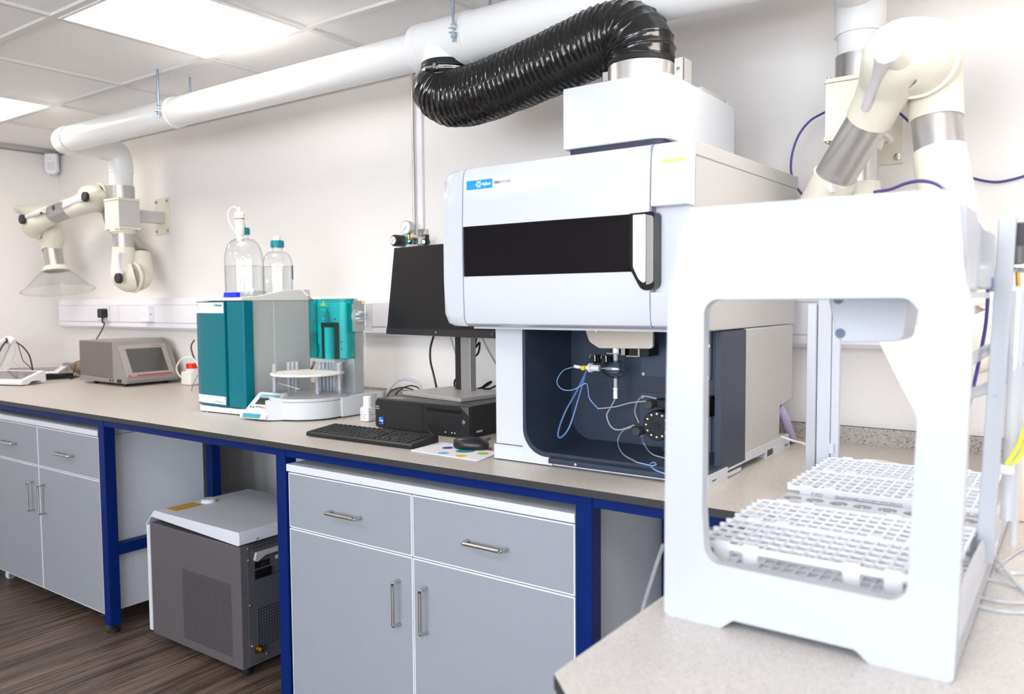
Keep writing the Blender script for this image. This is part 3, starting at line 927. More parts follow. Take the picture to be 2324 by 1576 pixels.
tubing('drain_tube', [(-1.0539, -0.6450, 1.0975), (-1.0512, -0.6500, 1.0725), (-1.0622, -0.6600, 1.0447)], .0016, M_tb)
tubing('drain_tube', [(-1.0622, -0.6600, 1.0447), (-1.0719, -0.6600, 1.0231), (-1.0568, -0.6600, 0.9937), (-1.0308, -0.6600, 0.9887), (-0.9918, -0.6500, 1.0040)], .0019, M_tg)
tubing('gas_tube', [(-1.1363, -0.6600, 1.1462), (-1.1515, -0.6900, 1.0886), (-1.1692, -0.7200, 1.0351), (-1.1831, -0.7350, 0.9805), (-1.1760, -0.7350, 0.9639), (-1.1503, -0.7300, 0.9949), (-1.1384, -0.7000, 1.0719), (-1.1393, -0.6550, 1.1457)], .0024, M_tb2)
tubing('waste_tube', [(-0.9959, -0.6600, 0.9990), (-1.0320, -0.6450, 0.9816), (-1.0537, -0.6300, 0.9491), (-0.9783, -0.7442, 0.9420), (-0.9013, -0.8155, 0.9395)], .0018, M_tg)
tubing('waste_tube', [(-0.9013, -0.8155, 0.9395), (-0.8549, -0.8295, 0.9395), (-0.8465, -0.8200, 0.9410), (-0.8584, -0.8076, 0.9430), (-0.8569, -0.8327, 0.9420), (-0.8217, -0.8745, 0.9395), (-0.7800, -0.8988, 0.9395)], .0015, M_tb)
tubing('waste_tube', [(-0.9656, -0.6600, 0.9777), (-0.9712, -0.6300, 0.9486), (-0.9115, -0.7073, 0.9420), (-0.8564, -0.7325, 0.9395)], .0018, M_tg)
tubing('pump_tube', [(-0.9936, -0.6200, 1.0061), (-1.0007, -0.6300, 1.0372), (-0.9863, -0.6400, 1.0696), (-0.9629, -0.6500, 1.0842), (-0.9267, -0.6500, 1.0806)], .0020, M_tg)
obj('shield_screw', MB().sphere((-1.0253, -0.8000, 1.2643), .004, 10), M_pw, ag)

# exhaust hood on top
HX0, HX1, HY0, HY1, HZ0, HZ1 = -1.125, -.835, -.80, -.30, 1.7355, 1.893
ho = obj('exhaust_hood', MB().prism(rounded(rect(HX0, HX1, HY0, HY1), [.006, .045, .045, .02], 8), 'z', HZ0, HZ1), M_ag, ag, .004, ang=50)
obj('hood_gasket', MB().prism(rounded(rect(HX0 + .01, HX1 - .012, HY0 + .008, HY1), .02), 'z', 1.694, HZ0), mat('gasket_dark', '#34344a', .6), ag)
cc = Vector((-0.9926, -.61, 0))
obj('spigot', MB().lathe((cc.x, cc.y, HZ1), (0, 0, 1), [(.094, 0), (.094, .018), (.090, .020), (.090, .075), (.086, .075), (.086, .0)], n=48), mat('spigot_metal', '#cfccc8', .3, metal=.75), ho)
for s, x in ((1, .1), (-1, -.1)):
    br = MB().box(cc.x + x - .004 if s > 0 else cc.x + x - .02, cc.x + x + .022 if s > 0 else cc.x + x + .004, cc.y - .002, cc.y + .002, HZ1, HZ1 + .082)
    br.box(cc.x + x + .019 if s > 0 else cc.x + x - .02, cc.x + x + .022 if s > 0 else cc.x + x - .017, cc.y - .002, cc.y + .05, HZ1, HZ1 + .082)
    b = obj('bracket', br, M_alup, ho, .0008)
    obj('bolt', MB().lathe((cc.x + x + (.008 if s > 0 else -.008), cc.y - .002, HZ1 + .052), (0, -1, 0), [(.006, 0), (.006, .004), (0, .005)], n=6), M_chrome, b)
obj('damper_plate', MB().box(HX1 - .05, HX1 - .01, -.55, -.40, HZ1 + .001, HZ1 + .014), M_alup, ho)
obj('damper_nut', MB().lathe((HX1 - .012, -.37, HZ1), (0, 0, 1), [(.006, 0), (.006, .008), (0, .010)], n=6), M_steel, ho)

# tubes behind the instrument at bench level
tag(obj('hose', MB().tube([(-0.7241, -0.2550, 1.0268), (-0.7162, -0.2250, 0.9913), (-0.7194, -0.1600, 0.9359), (-0.7243, -0.1200, 0.9122), (-0.7300, -.10, .905)], .0135, n=14), mat('lilac_hose', '#b3a9c9', .45)), 'lilac hose with black arrow curving down behind the white instrument', 'hose')
tag(obj('cable', MB().tube([(-0.7183, -0.2620, 0.9426), (-0.6881, -0.2350, 0.9286), (-0.6574, -0.2000, 0.9120), (-0.5279, -0.4334, 0.9050), (-0.4603, -0.5195, 0.9400), (-0.4123, -0.5571, 0.9550), (-0.3715, -0.4861, 0.9400), (-0.3391, -0.3780, 0.9060), (-0.2538, -0.4326, 0.9045)], .0035, n=8), M_cbwhite), 'cream cable looping over the worktop behind the tube racks', 'cable')

# ---------------------------------------------------------------- teal chromatograph tower
M_teal = mat('teal_plastic', '#006e7c', .35, spec=.25); M_teald = mat('teal_dark', '#006572', .4)
M_icg = mat('tower_grey', '#b4b6b4', .5); M_icw = mat('tower_white', '#e2e0dc', .45)
M_label = mat('label_white', '#e3e5e9', .4)
M_tealp = mat('teal_print', '#1b8e9b', .5); M_redp = mat('red_print', '#c8413c', .5)
TX0, TX1 = -2.990, -2.660
ic = thing('chromatograph', 'tall grey laboratory tower with teal front doors and two bottles on top', 'laboratory instrument', (-2.81, -.5, .9))
obj('base', MB().prism(rounded([(TX0 + .012, -.655), (TX0 + .05, -.70), (TX1 - .05, -.685), (TX1, -.66), (TX1, -.36), (TX0 + .012, -.36)], .02), 'z', .904, .926), M_white, ic, .003)
for x, y in ((-2.93, -.65), (-2.70, -.65), (-2.93, -.38), (-2.70, -.38)):
    obj('foot', MB().lathe((x, y, .90), (0, 0, 1), [(0, 0), (.012, 0), (.012, .005), (0, .005)], n=14), M_rubber, ic)
obj('housing', MB().box(TX0 + .004, TX1, -.64, -.355, .926, 1.352), M_icg, ic, .002)
obj('side_seam', MB().box(TX1 - .001, TX1 + .0005, -.5385, -.5365, .926, 1.350), mat('seam_light', '#dcdcda', .5), ic)
gx = -2.7594
ld = MB().prism([(TX0 - .002, -.645), (TX0 + .001, -.668), (TX0 + .02, -.682), (TX0 + .06, -.690), (gx - .006, -.693), (gx - .004, -.672), (gx - .004, -.645)], 'z', .930, 1.349)
l = obj('door', ld, M_teal, ic, ang=30)
def door_label(z0_, z1_):
    x0, x1 = TX0 + .021, gx - .010
    def yy(x): return -.682 - .008 * (x - (TX0 + .02)) / .04 if x < TX0 + .06 else -.690 - .003 * (x - TX0 - .06) / (gx - .006 - TX0 - .06)
    m = MB()
    xs = [x0, TX0 + .06, x1]
    p = [(x, yy(x) - .0006) for x in xs] + [(x, yy(x) + .001) for x in xs[::-1]]
    return obj('label_plate', m.prism(p, 'z', z0_, z1_), M_label, l)
lp = door_label(1.3028, 1.3455)
ly = -.6925
text('lettering', 'IC', .011, (TX0 + .03, -.6870, 1.331), (1, -.15, 0), (0, 0, 1), M_pg, lp)
text('lettering', 'Metrohm', .0115, (gx - .062, ly - .0008, 1.331), (1, -.03, 0), (0, 0, 1), M_tealp, lp, bold=.0003)
lg = MB()
for k in range(3): lg.box(gx - .074, gx - .065, ly - .0010, ly - .0004, 1.331 + k * .0035, 1.3325 + k * .0035)
obj('logo_bars', lg, M_tealp, lp)
lp2 = door_label(0.9381, 0.9704)
text('lettering', '930 Compact IC Flex', .0065, (gx - .080, ly - .0008, .946), (1, -.03, 0), (0, 0, 1), M_pg, lp2)
obj('red_mark', MB().box(gx - .016, gx - .0125, ly - .0012, ly - .0002, .946, .950), M_redp, lp2)
rd = MB().prism([(gx + .002, -.645), (gx + .003, -.676), (gx + .008, -.690), (TX1 + .004, -.690), (TX1 + .009, -.684), (TX1 + .010, -.645)], 'z', .932, 1.349)
r = obj('door', rd, M_teal, ic, ang=30)
obj('door_groove', MB().box(gx - .004, gx + .002, -.670, -.645, .932, 1.348), M_teald, ic)
obj('door_grip', MB().box(TX1 + .008, TX1 + .0125, -.672, -.650, 1.16, 1.185), M_teald, r, .001)
# top tray with raised curved sides
def cap_prof(yb):
    return [(-.690, 1.352), (-.690, 1.361), (-.684, 1.366), (-.655, 1.367), (-.61, 1.370), (-.55, 1.381), (-.49, 1.391), (-.43, 1.396), (-.36, 1.397), (-.352, 1.393), (-.352, 1.352)]
cp = MB().prism(cap_prof(0), 'x', TX1 - .010, TX1 + .003).prism(cap_prof(0), 'x', TX0 + .040, TX0 + .050)
cp.box(TX0 + .050, TX1 - .010, -.690, -.352, 1.352, 1.364)
obj('top_tray', cp, M_icw, ic, .0015, ang=30)

# bottles on the tower
M_glass = glassy('clear_glass', '#fdfefe', .2, .4, '#b4bcbe', fres=.35)
M_water = glassy('water', '#fbfdfd', .1, .35, '#cbd2d4', fres=.25)
M_capt = mat('teal_cap', '#0f7f8b', .4)
def bottle(name, label, x, y, r, zt, zc0, zc1, zw, nr, sh0):
    z = 1.3645
    t = thing(name, label, 'bottle', (x, y, z))
    H = zc0 - z
    zn = zc0 - .018
    pr = [(0, 0), (r * .86, 0), (r * .97, .004), (r, .012), (r, sh0 - z)]
    for q in range(1, 9):
        an = PI / 2 * q / 8
        pr.append((nr + .002 + (r - nr - .002) * max(0, math.cos(an)) ** .85, sh0 - z + (zn - sh0) * math.sin(an)))
    pr += [(nr, zc0 - z - .014), (nr, zc0 - z - .006), (nr + .004, zc0 - z - .004), (nr + .004, zc0 - z - .001), (nr, zc0 - z), (nr, zc1 - z - .004)]
    obj('glass_body', MB().lathe((x, y, z), (0, 0, 1), pr, n=48, cap=False), M_glass, t, ang=60)
    wr = r - .0025
    obj('water', MB().lathe((x, y, z), (0, 0, 1), [(0, .004), (wr * .9, .004), (wr, .012), (wr, zw - z), (0, zw - z)], n=48), M_water, t)
    cr = nr + .006
    k = MB()
    prof = [(cr, 0), (cr, zc1 - zc0 - .003), (cr - .002, zc1 - zc0), (0, zc1 - zc0)]
    k.lathe((x, y, zc0), (0, 0, 1), prof, n=24)
    for q in range(24):
        a = 2 * PI * (q + .5) / 24
        if q % 2 == 0:
            k.box(cr - .002, cr + .0012, -.0012, .0012, .001, zc1 - zc0 - .004, 0, Matrix.Translation((x, y, zc0)) @ Matrix.Rotation(a, 4, 'Z'))
    c_ = obj('cap', k, M_capt, t)
    return t, c_
b1, c1 = bottle('reagent_bottle', 'large clear bottle half full of water with white drying tube on the teal tower', -2.828, -.55, .077, 1.66, 1.624, 1.651, 1.495, .020, 1.512)
b2, c2 = bottle('reagent_bottle', 'smaller clear water bottle with plain teal cap on the grey tower', -2.778, -.42, .0605, 1.61, 1.575, 1.604, 1.495, .021, 1.502)
bx, by = -2.828, -.55
obj('cap_fitting', MB().lathe((bx, by, 1.651), (0, 0, 1), [(.012, 0), (.012, .012), (.009, .014), (.009, .022), (0, .022)], n=18), M_pw, c1)
dt = MB().lathe((bx + .020, by - .030, 1.590), (0, 0, 1), [(.012, 0), (.014, .004), (.0145, .028), (.018, .035), (.018, .088), (.0165, .094), (.019, .096), (.019, .116), (.012, .122), (.004, .126), (.0035, .142), (0, .142)], n=24)
obj('drying_tube', dt, mat('white_granules', '#efe9e2', .6, var=.10, vscale=260, bump=.5, bscale=300), b1)
obj('red_ring', MB().lathe((bx + .020, by - .030, 1.683), (0, 0, 1), [(.0192, 0), (.0192, .003), (.016, .003), (.016, 0)], n=24), M_redp, b1)
obj('hanging_loop', MB().tube([(-2.7947, -0.5700, 1.6876), (-2.8169, -0.5700, 1.7122), (-2.8482, -0.5700, 1.7341), (-2.8779, -0.5700, 1.7345), (-2.8998, -0.5700, 1.7144), (-2.8880, -0.5750, 1.6843), (-2.8556, -0.5800, 1.6496), (-2.7936, -0.6000, 1.6181), (-2.7459, -0.6100, 1.6009)], .0022, n=8), M_pw, b1)
obj('cap_fitting', MB().lathe((-2.778, -.42, 1.604), (0, 0, 1), [(.014, 0), (.014, .016), (.012, .016), (.012, .010), (0, .010)], n=18), M_pw, c2)
pm_ = MB().box(-.0006, .0006, -.010, .010, 1.44, 1.50, 0, Matrix.Translation((-2.778, -.42, 0)) @ Matrix.Rotation(.65, 4, 'Z') @ Matrix.Translation((.0612, 0, 0)))
obj('printed_scale', pm_, mat('violet_print', '#55508f', .5), b2)
pm_ = MB().box(-.0006, .0006, -.006, .006, 1.425, 1.440, 0, Matrix.Translation((-2.778, -.42, 0)) @ Matrix.Rotation(-1.45, 4, 'Z') @ Matrix.Translation((.0610, 0, 0)))
obj('printed_label', pm_, M_label, b2)
tag(obj('tray', MB().prism(rounded(rect(-2.805, -2.725, -.668, -.645), .004), 'z', 1.3655, 1.385), mat('royal_blue', '#1330c8', .45), None, .002), 'small royal blue tray in front of the large bottle on the tower', 'tray')
tag(obj('lid', MB().lathe((-2.90, -.635, 1.3645), (0, 0, 1), [(0, 0), (.024, 0), (.024, .006), (.020, .012), (0, .014)], n=24), M_pw, None), 'small white lid lying left of the blue tray on the tower', 'lid')
tag(obj('tubing', MB().tube([(-2.6543, -0.4000, 1.3975), (-2.6088, -0.4200, 1.3823), (-2.5533, -0.4400, 1.3585), (-2.5312, -0.4500, 1.3477)], .0016, n=8).tube([(-2.5697, -0.4350, 1.3675), (-2.5285, -0.4500, 1.3513)], .0030, n=8, mi=1), [M_pw, M_redp]), 'thin white tube with red end running from the tower to the green shield', 'tubing')

# ---------------------------------------------------------------- autosampler with round carousel
M_sw = mat('sampler_white', '#d2d4d8', .4); M_sg = mat('sampler_grey', '#b2b3b2', .45)
DC = (-2.46, -.54)
sa = thing('autosampler', 'white tube autosampler with round carousel, tilted control panel and green shield', 'laboratory instrument', (-2.45, -.5, .9))
dm = MB().lathe((DC[0], DC[1], .903), (0, 0, 1), [(.140, 0), (.148, .004), (.148, .066), (.146, .068), (.146, .071), (.148, .073), (.148, .077), (.146, .079), (0, .079)], n=72)
obj('drum', dm, M_sw, sa)
dg = MB().lathe((DC[0], DC[1], .900), (0, 0, 1), [(0, 0), (.139, 0), (.139, .004), (0, .004)], n=48)
obj('drum_foot', dg, M_rubber, sa)
obj('drum_gap', MB().lathe((DC[0], DC[1], .9685), (0, 0, 1), [(.1463, 0), (.1472, 0), (.1472, .0025), (.1463, .0025)], n=72, cap=False), M_black, sa)
ab = MB().prism(rounded([(-2.44, -.47), (-2.306, -.505), (-2.302, -.33), (-2.44, -.33)], .002), 'z', .904, .979)
ab.prism(rounded(rect(-2.46, -2.304, -.3298, -.262), .03, 6), 'z', .904, .979)
obj('arm_base', ab, M_sw, sa, .0015, ang=30)
obj('column', MB().prism([(-2.548, .979), (-2.362, .979), (-2.362, 1.325), (-2.395, 1.358), (-2.548, 1.358)], 'y', -.388, -.335), M_sg, sa, .002)
# carousel
ca = obj('carousel', MB().lathe((DC[0], DC[1], 1.064), (0, 0, 1), [(0, 0), (.139, 0), (.141, .002), (.141, .006), (.139, .008), (0, .008)], n=72), mat('carousel_white', '#e9e6e1', .3), sa)
for p in ((-2.5829, -0.5000, 0.9830), (-2.4579, -0.4937, 0.9830), (-2.5311, -0.4122, 0.9830)):
    obj('pillar', MB().cyl((p[0], p[1], .982), (p[0], p[1], 1.064), .0085, n=20), mat('pillar_grey', '#b7bcc1', .35), ca)
for p in ((-2.5347, -0.5241, 0.9830), (-2.6249, -0.4132, 0.9830), (-2.4877, -0.4224, 0.9830)):
    obj('screw', MB().lathe((p[0], p[1], .982), (0, 0, 1), [(.003, 0), (.003, .002), (0, .0025)], n=10), M_steel, ca)
# console
ang = .10
CO = Vector((-2.471, -.735, 0))
RC = Matrix.Translation(CO) @ Matrix.Rotation(ang, 4, 'Z')
cpf = [(0.004, .906), (0, .912), (.012, .930), (.030, .934), (.100, .992), (.112, .995), (.118, .990), (.118, .904), (.016, .904)]
co_ = obj('console', MB().prism(cpf, 'x', -.140, .0, M=RC), M_sw, sa, .002, ang=30)
obj('console_link', MB().prism([(-.03, .03), (0, .012), (.062, .062), (.06, .16), (-.06, .16)], 'z', .904, .975, M=RC), M_sw, sa, .001)
obj('console_foot', MB().cyl(RC @ Vector((-.07, .03, .90)), RC @ Vector((-.07, .03, .905)), .012, n=14), M_rubber, sa)
sl = Vector((0, .070, .058)).normalized()
nrm = Vector((1, 0, 0)).cross(sl)
def on_slope(x0, x1, s0, s1, h=.0008, mi=0, base=(0, .030, .934)):
    b = Vector(base)
    pts = []
    for hh in (-.001, h):
        for (x, s) in ((x0, s0), (x1, s0), (x1, s1), (x0, s1)):
            pts.append(RC @ (b + Vector((x, 0, 0)) + sl * s + nrm * hh))
    return MB().hexa(pts, mi)
obj('title_strip', on_slope(-.118, -.016, .068, .083), mat('teal_strip', '#3a93a0', .4), co_)
RX_ = (RC.to_3x3() @ Vector((1, 0, 0))); RU_ = (RC.to_3x3() @ sl)
text('lettering', '858 Sample Processor', .0082, RC @ (Vector((-.114, .030, .934)) + sl * .0725 + nrm * .0012), RX_, RU_, M_pw, co_)
obj('screen', on_slope(-.112, -.030, .032, .066), mat('console_screen', '#3d3a36', .06, spec=.9), co_)
for k, cc_ in enumerate(('#0b7a80', '#0b7a80', '#0b7a80', '#0b7a80', '#e0504a', '#6fce7a')):
    obj('button', on_slope(-.130 + k * .0155 + .0035, -.130 + k * .0155 + .0125, .014 + (.003 if k in (2, 3) else -.001 if k == 1 else 0), .0205 + (.003 if k in (2, 3) else -.001 if k == 1 else 0), .0018), mat('button_paint', cc_, .4), co_, .0008)
obj('palm_ledge', on_slope(-.125, -.02, -.008, .008, .006), M_sw, co_, .002)
ls = MB().hexa([RC @ Vector(p) for p in ((-.122, .001, .9118), (-.030, .001, .9118), (-.030, .009, .9258), (-.122, .009, .9258), (-.122, -.0008, .9118), (-.030, -.0008, .9118), (-.030, .0072, .9262), (-.122, .0072, .9262))])
obj('name_strip', ls, bpy.data.materials['teal_strip'], co_)
text('lettering', 'Metrohm', .0095, RC @ Vector((-.108, .0012, .9140)), RX_, RC.to_3x3() @ Vector((0, .008, .014)), M_pw, co_)
# green shield and dosing unit behind it
M_green = glassy('green_acrylic', '#6cecee', .15, .35, '#3bc8c4', fres=.3)
pl_ = [(-2.563, -.392), (-2.563, -.432), (-2.551, -.452), (-2.520, -.466), (-2.412, -.466), (-2.368, -.452), (-2.356, -.436), (-2.352, -.392)]
inn = [(-2.561, -.392), (-2.561, -.431), (-2.550, -.450), (-2.5195, -.464), (-2.4125, -.464), (-2.369, -.4505), (-2.358, -.435), (-2.354, -.392)]
m = MB().prism(pl_ + inn[::-1], 'z', 1.120, 1.356)
sd = obj('shield', m, M_green, sa, ang=20)
for z in (1.342, 1.135):
    obj('screw', MB().lathe((-2.353, -.402, z), (1, 0, 0), [(.005, 0), (.005, .003), (0, .005)], n=12), M_steel, sd)
wt_ = MB().prism([(-2.457, 1.330), (-2.445, 1.350), (-2.433, 1.330)], 'y', -.4672, -.4662)
obj('warning_sign', wt_, mat('warning_yellow', '#c9b50a', .5), sd)
obj('warning_bolt', MB().box(-2.4462, -2.4438, -.4678, -.4670, 1.333, 1.342), M_black, sd)
for i, s in enumerate(('Do not reach into the working area', 'Switch off before', 'Nicht in den Arbeitsbereich fassen', 'Vor Arbeiten ausschalten', 'Ne pas mettre la main dans', 'la zone de travail', 'No tocar la zona de trabajo', 'Desconectar antes')):
    text('warning_text', s, .0062, (-2.500, -.4668, 1.320 - i * .0085), (1, 0, 0), (0, 0, 1), M_black, sd)
du = obj('dosing_unit', MB().box(-2.545, -2.372, -.412, -.388, 1.12, 1.34), mat('dosing_white', '#e2e6e4', .4), sa, .002)
obj('piston_frame', MB().box(-2.500, -2.494, -.432, -.412, 1.115, 1.262).box(-2.424, -2.418, -.432, -.412, 1.115, 1.262).box(-2.500, -2.418, -.434, -.412, 1.243, 1.262), M_black, du)
obj('piston', MB().cyl((-2.459, -.428, 1.118), (-2.459, -.428, 1.243), .018, n=20), M_pw, du)
obj('syringe_valve', MB().cyl((-2.468, -.430, 1.262), (-2.468, -.430, 1.300), .009, n=14).cyl((-2.468, -.430, 1.300), (-2.468, -.430, 1.318), .005, n=12), M_grey, du)
for x, z in ((-2.404, 1.185), (-2.404, 1.158), (-2.475, 1.126), (-2.440, 1.126), (-2.440, 1.275)):
    obj('screw', MB().lathe((x, -.412, z), (0, -1, 0), [(.0035, 0), (.0035, .002), (0, .003)], n=10), M_dark, du)
obj('inner_cable', MB().tube([(-2.545, -.415, 1.18), (-2.525, -.425, 1.165), (-2.52, -.43, 1.14), (-2.53, -.43, 1.122)], .0015, n=6), M_black, du)
obj('drip_spout', MB().box(-2.51, -2.40, -.455, -.40, 1.104, 1.118), glassy('clear_plastic', '#f2f5f6', .4, .4, '#aab4b8', body=.25), sa, .002)
# needle holder bits
nd = MB().tube([(-2.5285, -0.4500, 1.1064), (-2.5456, -0.4500, 1.0736), (-2.5375, -0.4500, 1.0775), (-2.5180, -0.4500, 1.1033)], .0022, n=8, res=4)
obj('needle_holder', nd, M_dark, sa)
obj('needle', MB().cyl((-2.5072, -0.4600, 1.0760), (-2.5053, -0.4600, 1.0548), .001, n=8), M_steel, sa)
# injection valve on the right side
vb = obj('injection_valve', MB().box(-2.362, -2.352, -.40, -.335, 1.225, 1.348), M_grey, sa, .002)
vc = Vector((-2.352, -.375, 1.286))
obj('valve_disc', MB().lathe(vc, (1, 0, 0), [(.030, 0), (.030, .006), (.027, .008), (0, .008)], n=32), M_alup, vb)
for k in range(6):
    a = 2 * PI * k / 6 + .5
    p = vc + Vector((.008, .016 * math.cos(a), .016 * math.sin(a)))
    obj('valve_port', MB().lathe(p, (1, 0, 0), [(.0055, 0), (.0055, .022), (.003, .022), (.003, .028), (0, .028)], n=14), mat('port_grey', '#b9c2cb', .35) if 'port_grey' not in bpy.data.materials else bpy.data.materials['port_grey'], vb)
obj('valve_cover', MB().box(-2.350, -2.318, -.330, -.327, 1.228, 1.335), glassy('clear_cover', '#f4f6f6', .4, .4, '#b4bcc0', body=.3, body_col='#dcdad8'), vb)
obj('yellow_plug', MB().lathe((-2.350, -.345, 1.336), (0, 0, 1), [(.006, 0), (.004, .008), (.001, .012), (0, .012)], n=10), mat('yellow_plug_paint', '#e8c52a', .4), vb)
obj('waste_line', MB().tube([(-2.352, -.34, 1.230), (-2.348, -.338, 1.19), (-2.350, -.337, 1.14), (-2.352, -.336, 1.10)], .0014, n=6), M_cbwhite, vb)

# test tubes standing in the carousel
M_tt = glassy('test_tube_plastic', '#f8f9fb', .3, .55, '#d2d8e0', body=.16, body_col='#f8f9fc', fres=.35)
def tube_at(th, first=[None], label='', group=''):
    x = DC[0] + .126 * math.cos(math.radians(th)); y = DC[1] + .126 * math.sin(math.radians(th))
    if first[0] is None:
        r = .0078
        o = obj('test_tube', MB().lathe((x, y, .9825), (0, 0, 1), [(0, 0), (r * .35, .001), (r * .6, .008), (r, .028), (r, .120), (r + .0008, .121), (r + .0008, .123), (r - .001, .123), (r - .001, .028), (r * .5, .010), (0, .003)], n=20), M_tt, None, ang=50)
        first[0] = o
    else:
        o = first[0].copy(); COL.objects.link(o); o.location = (x, y, .9825)
    tag(o, label, 'test tube', group)
for k in range(12):
    tube_at(118 - 8 * k, label='clear test tube in the dense row below the green shield', group='test tubes at the right of the carousel')
tube_at(228, label='clear test tube nearest the control panel, leftmost in the carousel', group='test tubes at the left of the carousel')
tube_at(219, label='clear test tube just right of the leftmost tube in the carousel', group='test tubes at the left of the carousel')
for k, q in enumerate(('left one', 'middle one', 'right one')):
    tube_at(176 - 8 * k, label='clear test tube, %s of three at the back left of the carousel' % q, group='test tubes at the back of the carousel')
tag(obj('tubing', MB().tube([(-2.5780, -0.6200, 1.0486), (-2.5698, -0.6100, 1.0360), (-2.5668, -0.6000, 1.0301), (-2.5523, -0.5800, 1.0205), (-2.5330, -0.5700, 1.0154), (-2.4973, -0.5500, 1.0035)], .0014, n=8), M_pw), 'thin white tube lying across the left of the carousel base', 'tubing')

# ---------------------------------------------------------------- grey bench instrument with slanted screen
gb = thing('density_meter', 'grey bench instrument with slanted dark screen and red stripe', 'laboratory instrument', (-4.36, -.2, .9))
M_gb = mat('meter_grey', '#8d8885', .45); M_gbd = mat('meter_dark_grey', '#6e6867', .5); M_gbl = mat('meter_light_grey', '#a29c98', .4)
GY0, GY1 = -.358, -.05
gpf = [(-4.615, .916), (-4.128, .916), (-4.120, .934), (-4.124, .944), (-4.183, 1.050), (-4.215, 1.115), (-4.250, 1.140), (-4.30, 1.148), (-4.615, 1.140)]
obj('housing', MB().prism(gpf, 'y', GY0, GY1), M_gb, gb, .003, ang=30)
obj('left_panel', MB().prism([(-4.613, .947), (-4.262, .938), (-4.262, 1.134), (-4.613, 1.136)], 'y', GY0 - .0015, GY0 + .002), M_gbd, gb, .001)
pA = Vector((-4.124, 0, .944)); pB = Vector((-4.222, 0, 1.120))
gs = (pB - pA).normalized(); gn = Vector((gs.z, 0, -gs.x))
GLn = (pB - pA).length
def gslope(y0, y1, s0, s1, h0, h1):
    pts = []
    for hh in (h0, h1):
        for (y, s) in ((y0, s0), (y1, s0), (y1, s1), (y0, s1)):
            pts.append(pA + gs * (s * GLn) + gn * hh + Vector((0, y, 0)))
    return MB().hexa(pts)
bz = obj('bezel', gslope(GY0 + .006, GY1 - .03, .03, .985, -.012, .006), M_gbl, gb, .003)
obj('screen', gslope(GY0 + .040, GY1 - .062, .15, .86, .004, .0068), mat('meter_screen', '#4a4846', .10, spec=.8), bz)
obj('red_stripe', gslope(GY0 + .010, GY1 - .045, .045, .085, .004, .0068), mat('red_stripe_paint', '#b3332c', .45), bz)
text('lettering', 'Anton Paar', .0125, pA + gs * (.90 * GLn) + gn * .0064 + Vector((0, GY0 + .19, 0)), (0, 1, 0), gs, M_redp, bz)
text('lettering', 'DMA 4501', .0075, pA + gs * (.05 * GLn) + gn * .0071 + Vector((0, GY0 + .025, 0)), (0, 1, 0), gs, M_pw, bz)
obj('base_trim', MB().prism([(-4.612, .918), (-4.128, .917), (-4.121, .934), (-4.262, .938), (-4.612, .945)], 'y', GY0 - .0018, GY0 + .002), M_gb, gb)
for x in (-4.288, -4.262):
    obj('port', MB().lathe((x, GY0 - .0015, .928), (0, -1, 0), [(.0075, 0), (.0075, .002), (.005, .0025), (0, .0025)], n=18), M_dark, gb)
obj('socket', MB().box(-4.215, -4.175, GY0 - .0035, GY0, .920, .938), M_black, gb)
for x, z in ((-4.60, .953), (-4.30, .946)):
    obj('screw', MB().lathe((x, GY0 - .0015, z), (0, -1, 0), [(.003, 0), (.003, .001), (0, .0015)], n=10), M_steel, gb)
for x, y in ((-4.50, GY0 + .03), (-4.19, GY0 + .03), (-4.19, GY1 - .05), (-4.50, GY1 - .05)):
    obj('foot', MB().lathe((x, y, .90), (0, 0, 1), [(0, 0), (.012, 0), (.014, .004), (.012, .016), (0, .016)], n=14), M_rubber, gb)

# ---------------------------------------------------------------- small items along the back left
rb = thing('bottle', 'small translucent bottle with red screw cap beside the teal tower', 'bottle', (-3.93, -.09, .9))
rx, ry = -3.945, -.09
obj('body', MB().prism(rounded(rect(rx - .045, rx + .045, ry - .045, ry + .045), .018, 5), 'z', .90, .975), mat('milky_plastic', '#e6e2de', .4), rb, .01, seg=3)
obj('neck', MB().lathe((rx, ry, .972), (0, 0, 1), [(.036, 0), (.030, .010), (.026, .014), (.026, .020), (0, .020)], n=24), bpy.data.materials['milky_plastic'], rb)
obj('cap', MB().lathe((rx, ry, .990), (0, 0, 1), [(.030, 0), (.030, .024), (.028, .026), (0, .026)], n=24), mat('red_cap', '#e2231a', .4), rb)
tag(obj('tubing', MB().tube([(-3.9619, -0.1300, 0.9301), (-3.9738, -0.1600, 0.9726), (-3.9555, -0.1700, 1.0098), (-3.9124, -0.1700, 1.0445), (-3.8624, -0.1600, 1.0574), (-3.8303, -0.1500, 1.0462), (-3.8116, -0.1400, 1.0136), (-3.8010, -0.1400, 0.9860)], .0042, n=8), M_cbwhite), 'cream tube looped over the red capped bottle', 'tubing')
tag(obj('cable', MB().tube([(-3.9691, -0.0550, 1.1415), (-3.9685, -0.0750, 1.1111), (-3.9386, -0.0900, 1.0767), (-3.8773, -0.1100, 1.0277), (-3.8391, -0.1200, 0.9993)], .0042, n=8), M_black), 'black cable hanging from the trunking behind the teal tower', 'cable')
tag(obj('tubing', MB().tube([(-3.6437, -0.2500, 0.9792), (-3.6408, -0.2700, 0.9520), (-3.6184, -0.3000, 0.9226), (-3.6515, -0.2820, .9015)], .0014, n=6), M_dark), 'thin dark tube at the left foot of the teal tower', 'tubing')
tag(obj('tubing', MB().tube([(-2.8771, -0.7121, 0.9018), (-2.9038, -0.6782, 0.9030), (-2.8777, -0.6632, 0.9050), (-2.8193, -0.6767, .902)], .0015, n=6), M_pw), 'thin white tube in front of the teal tower foot', 'tubing')

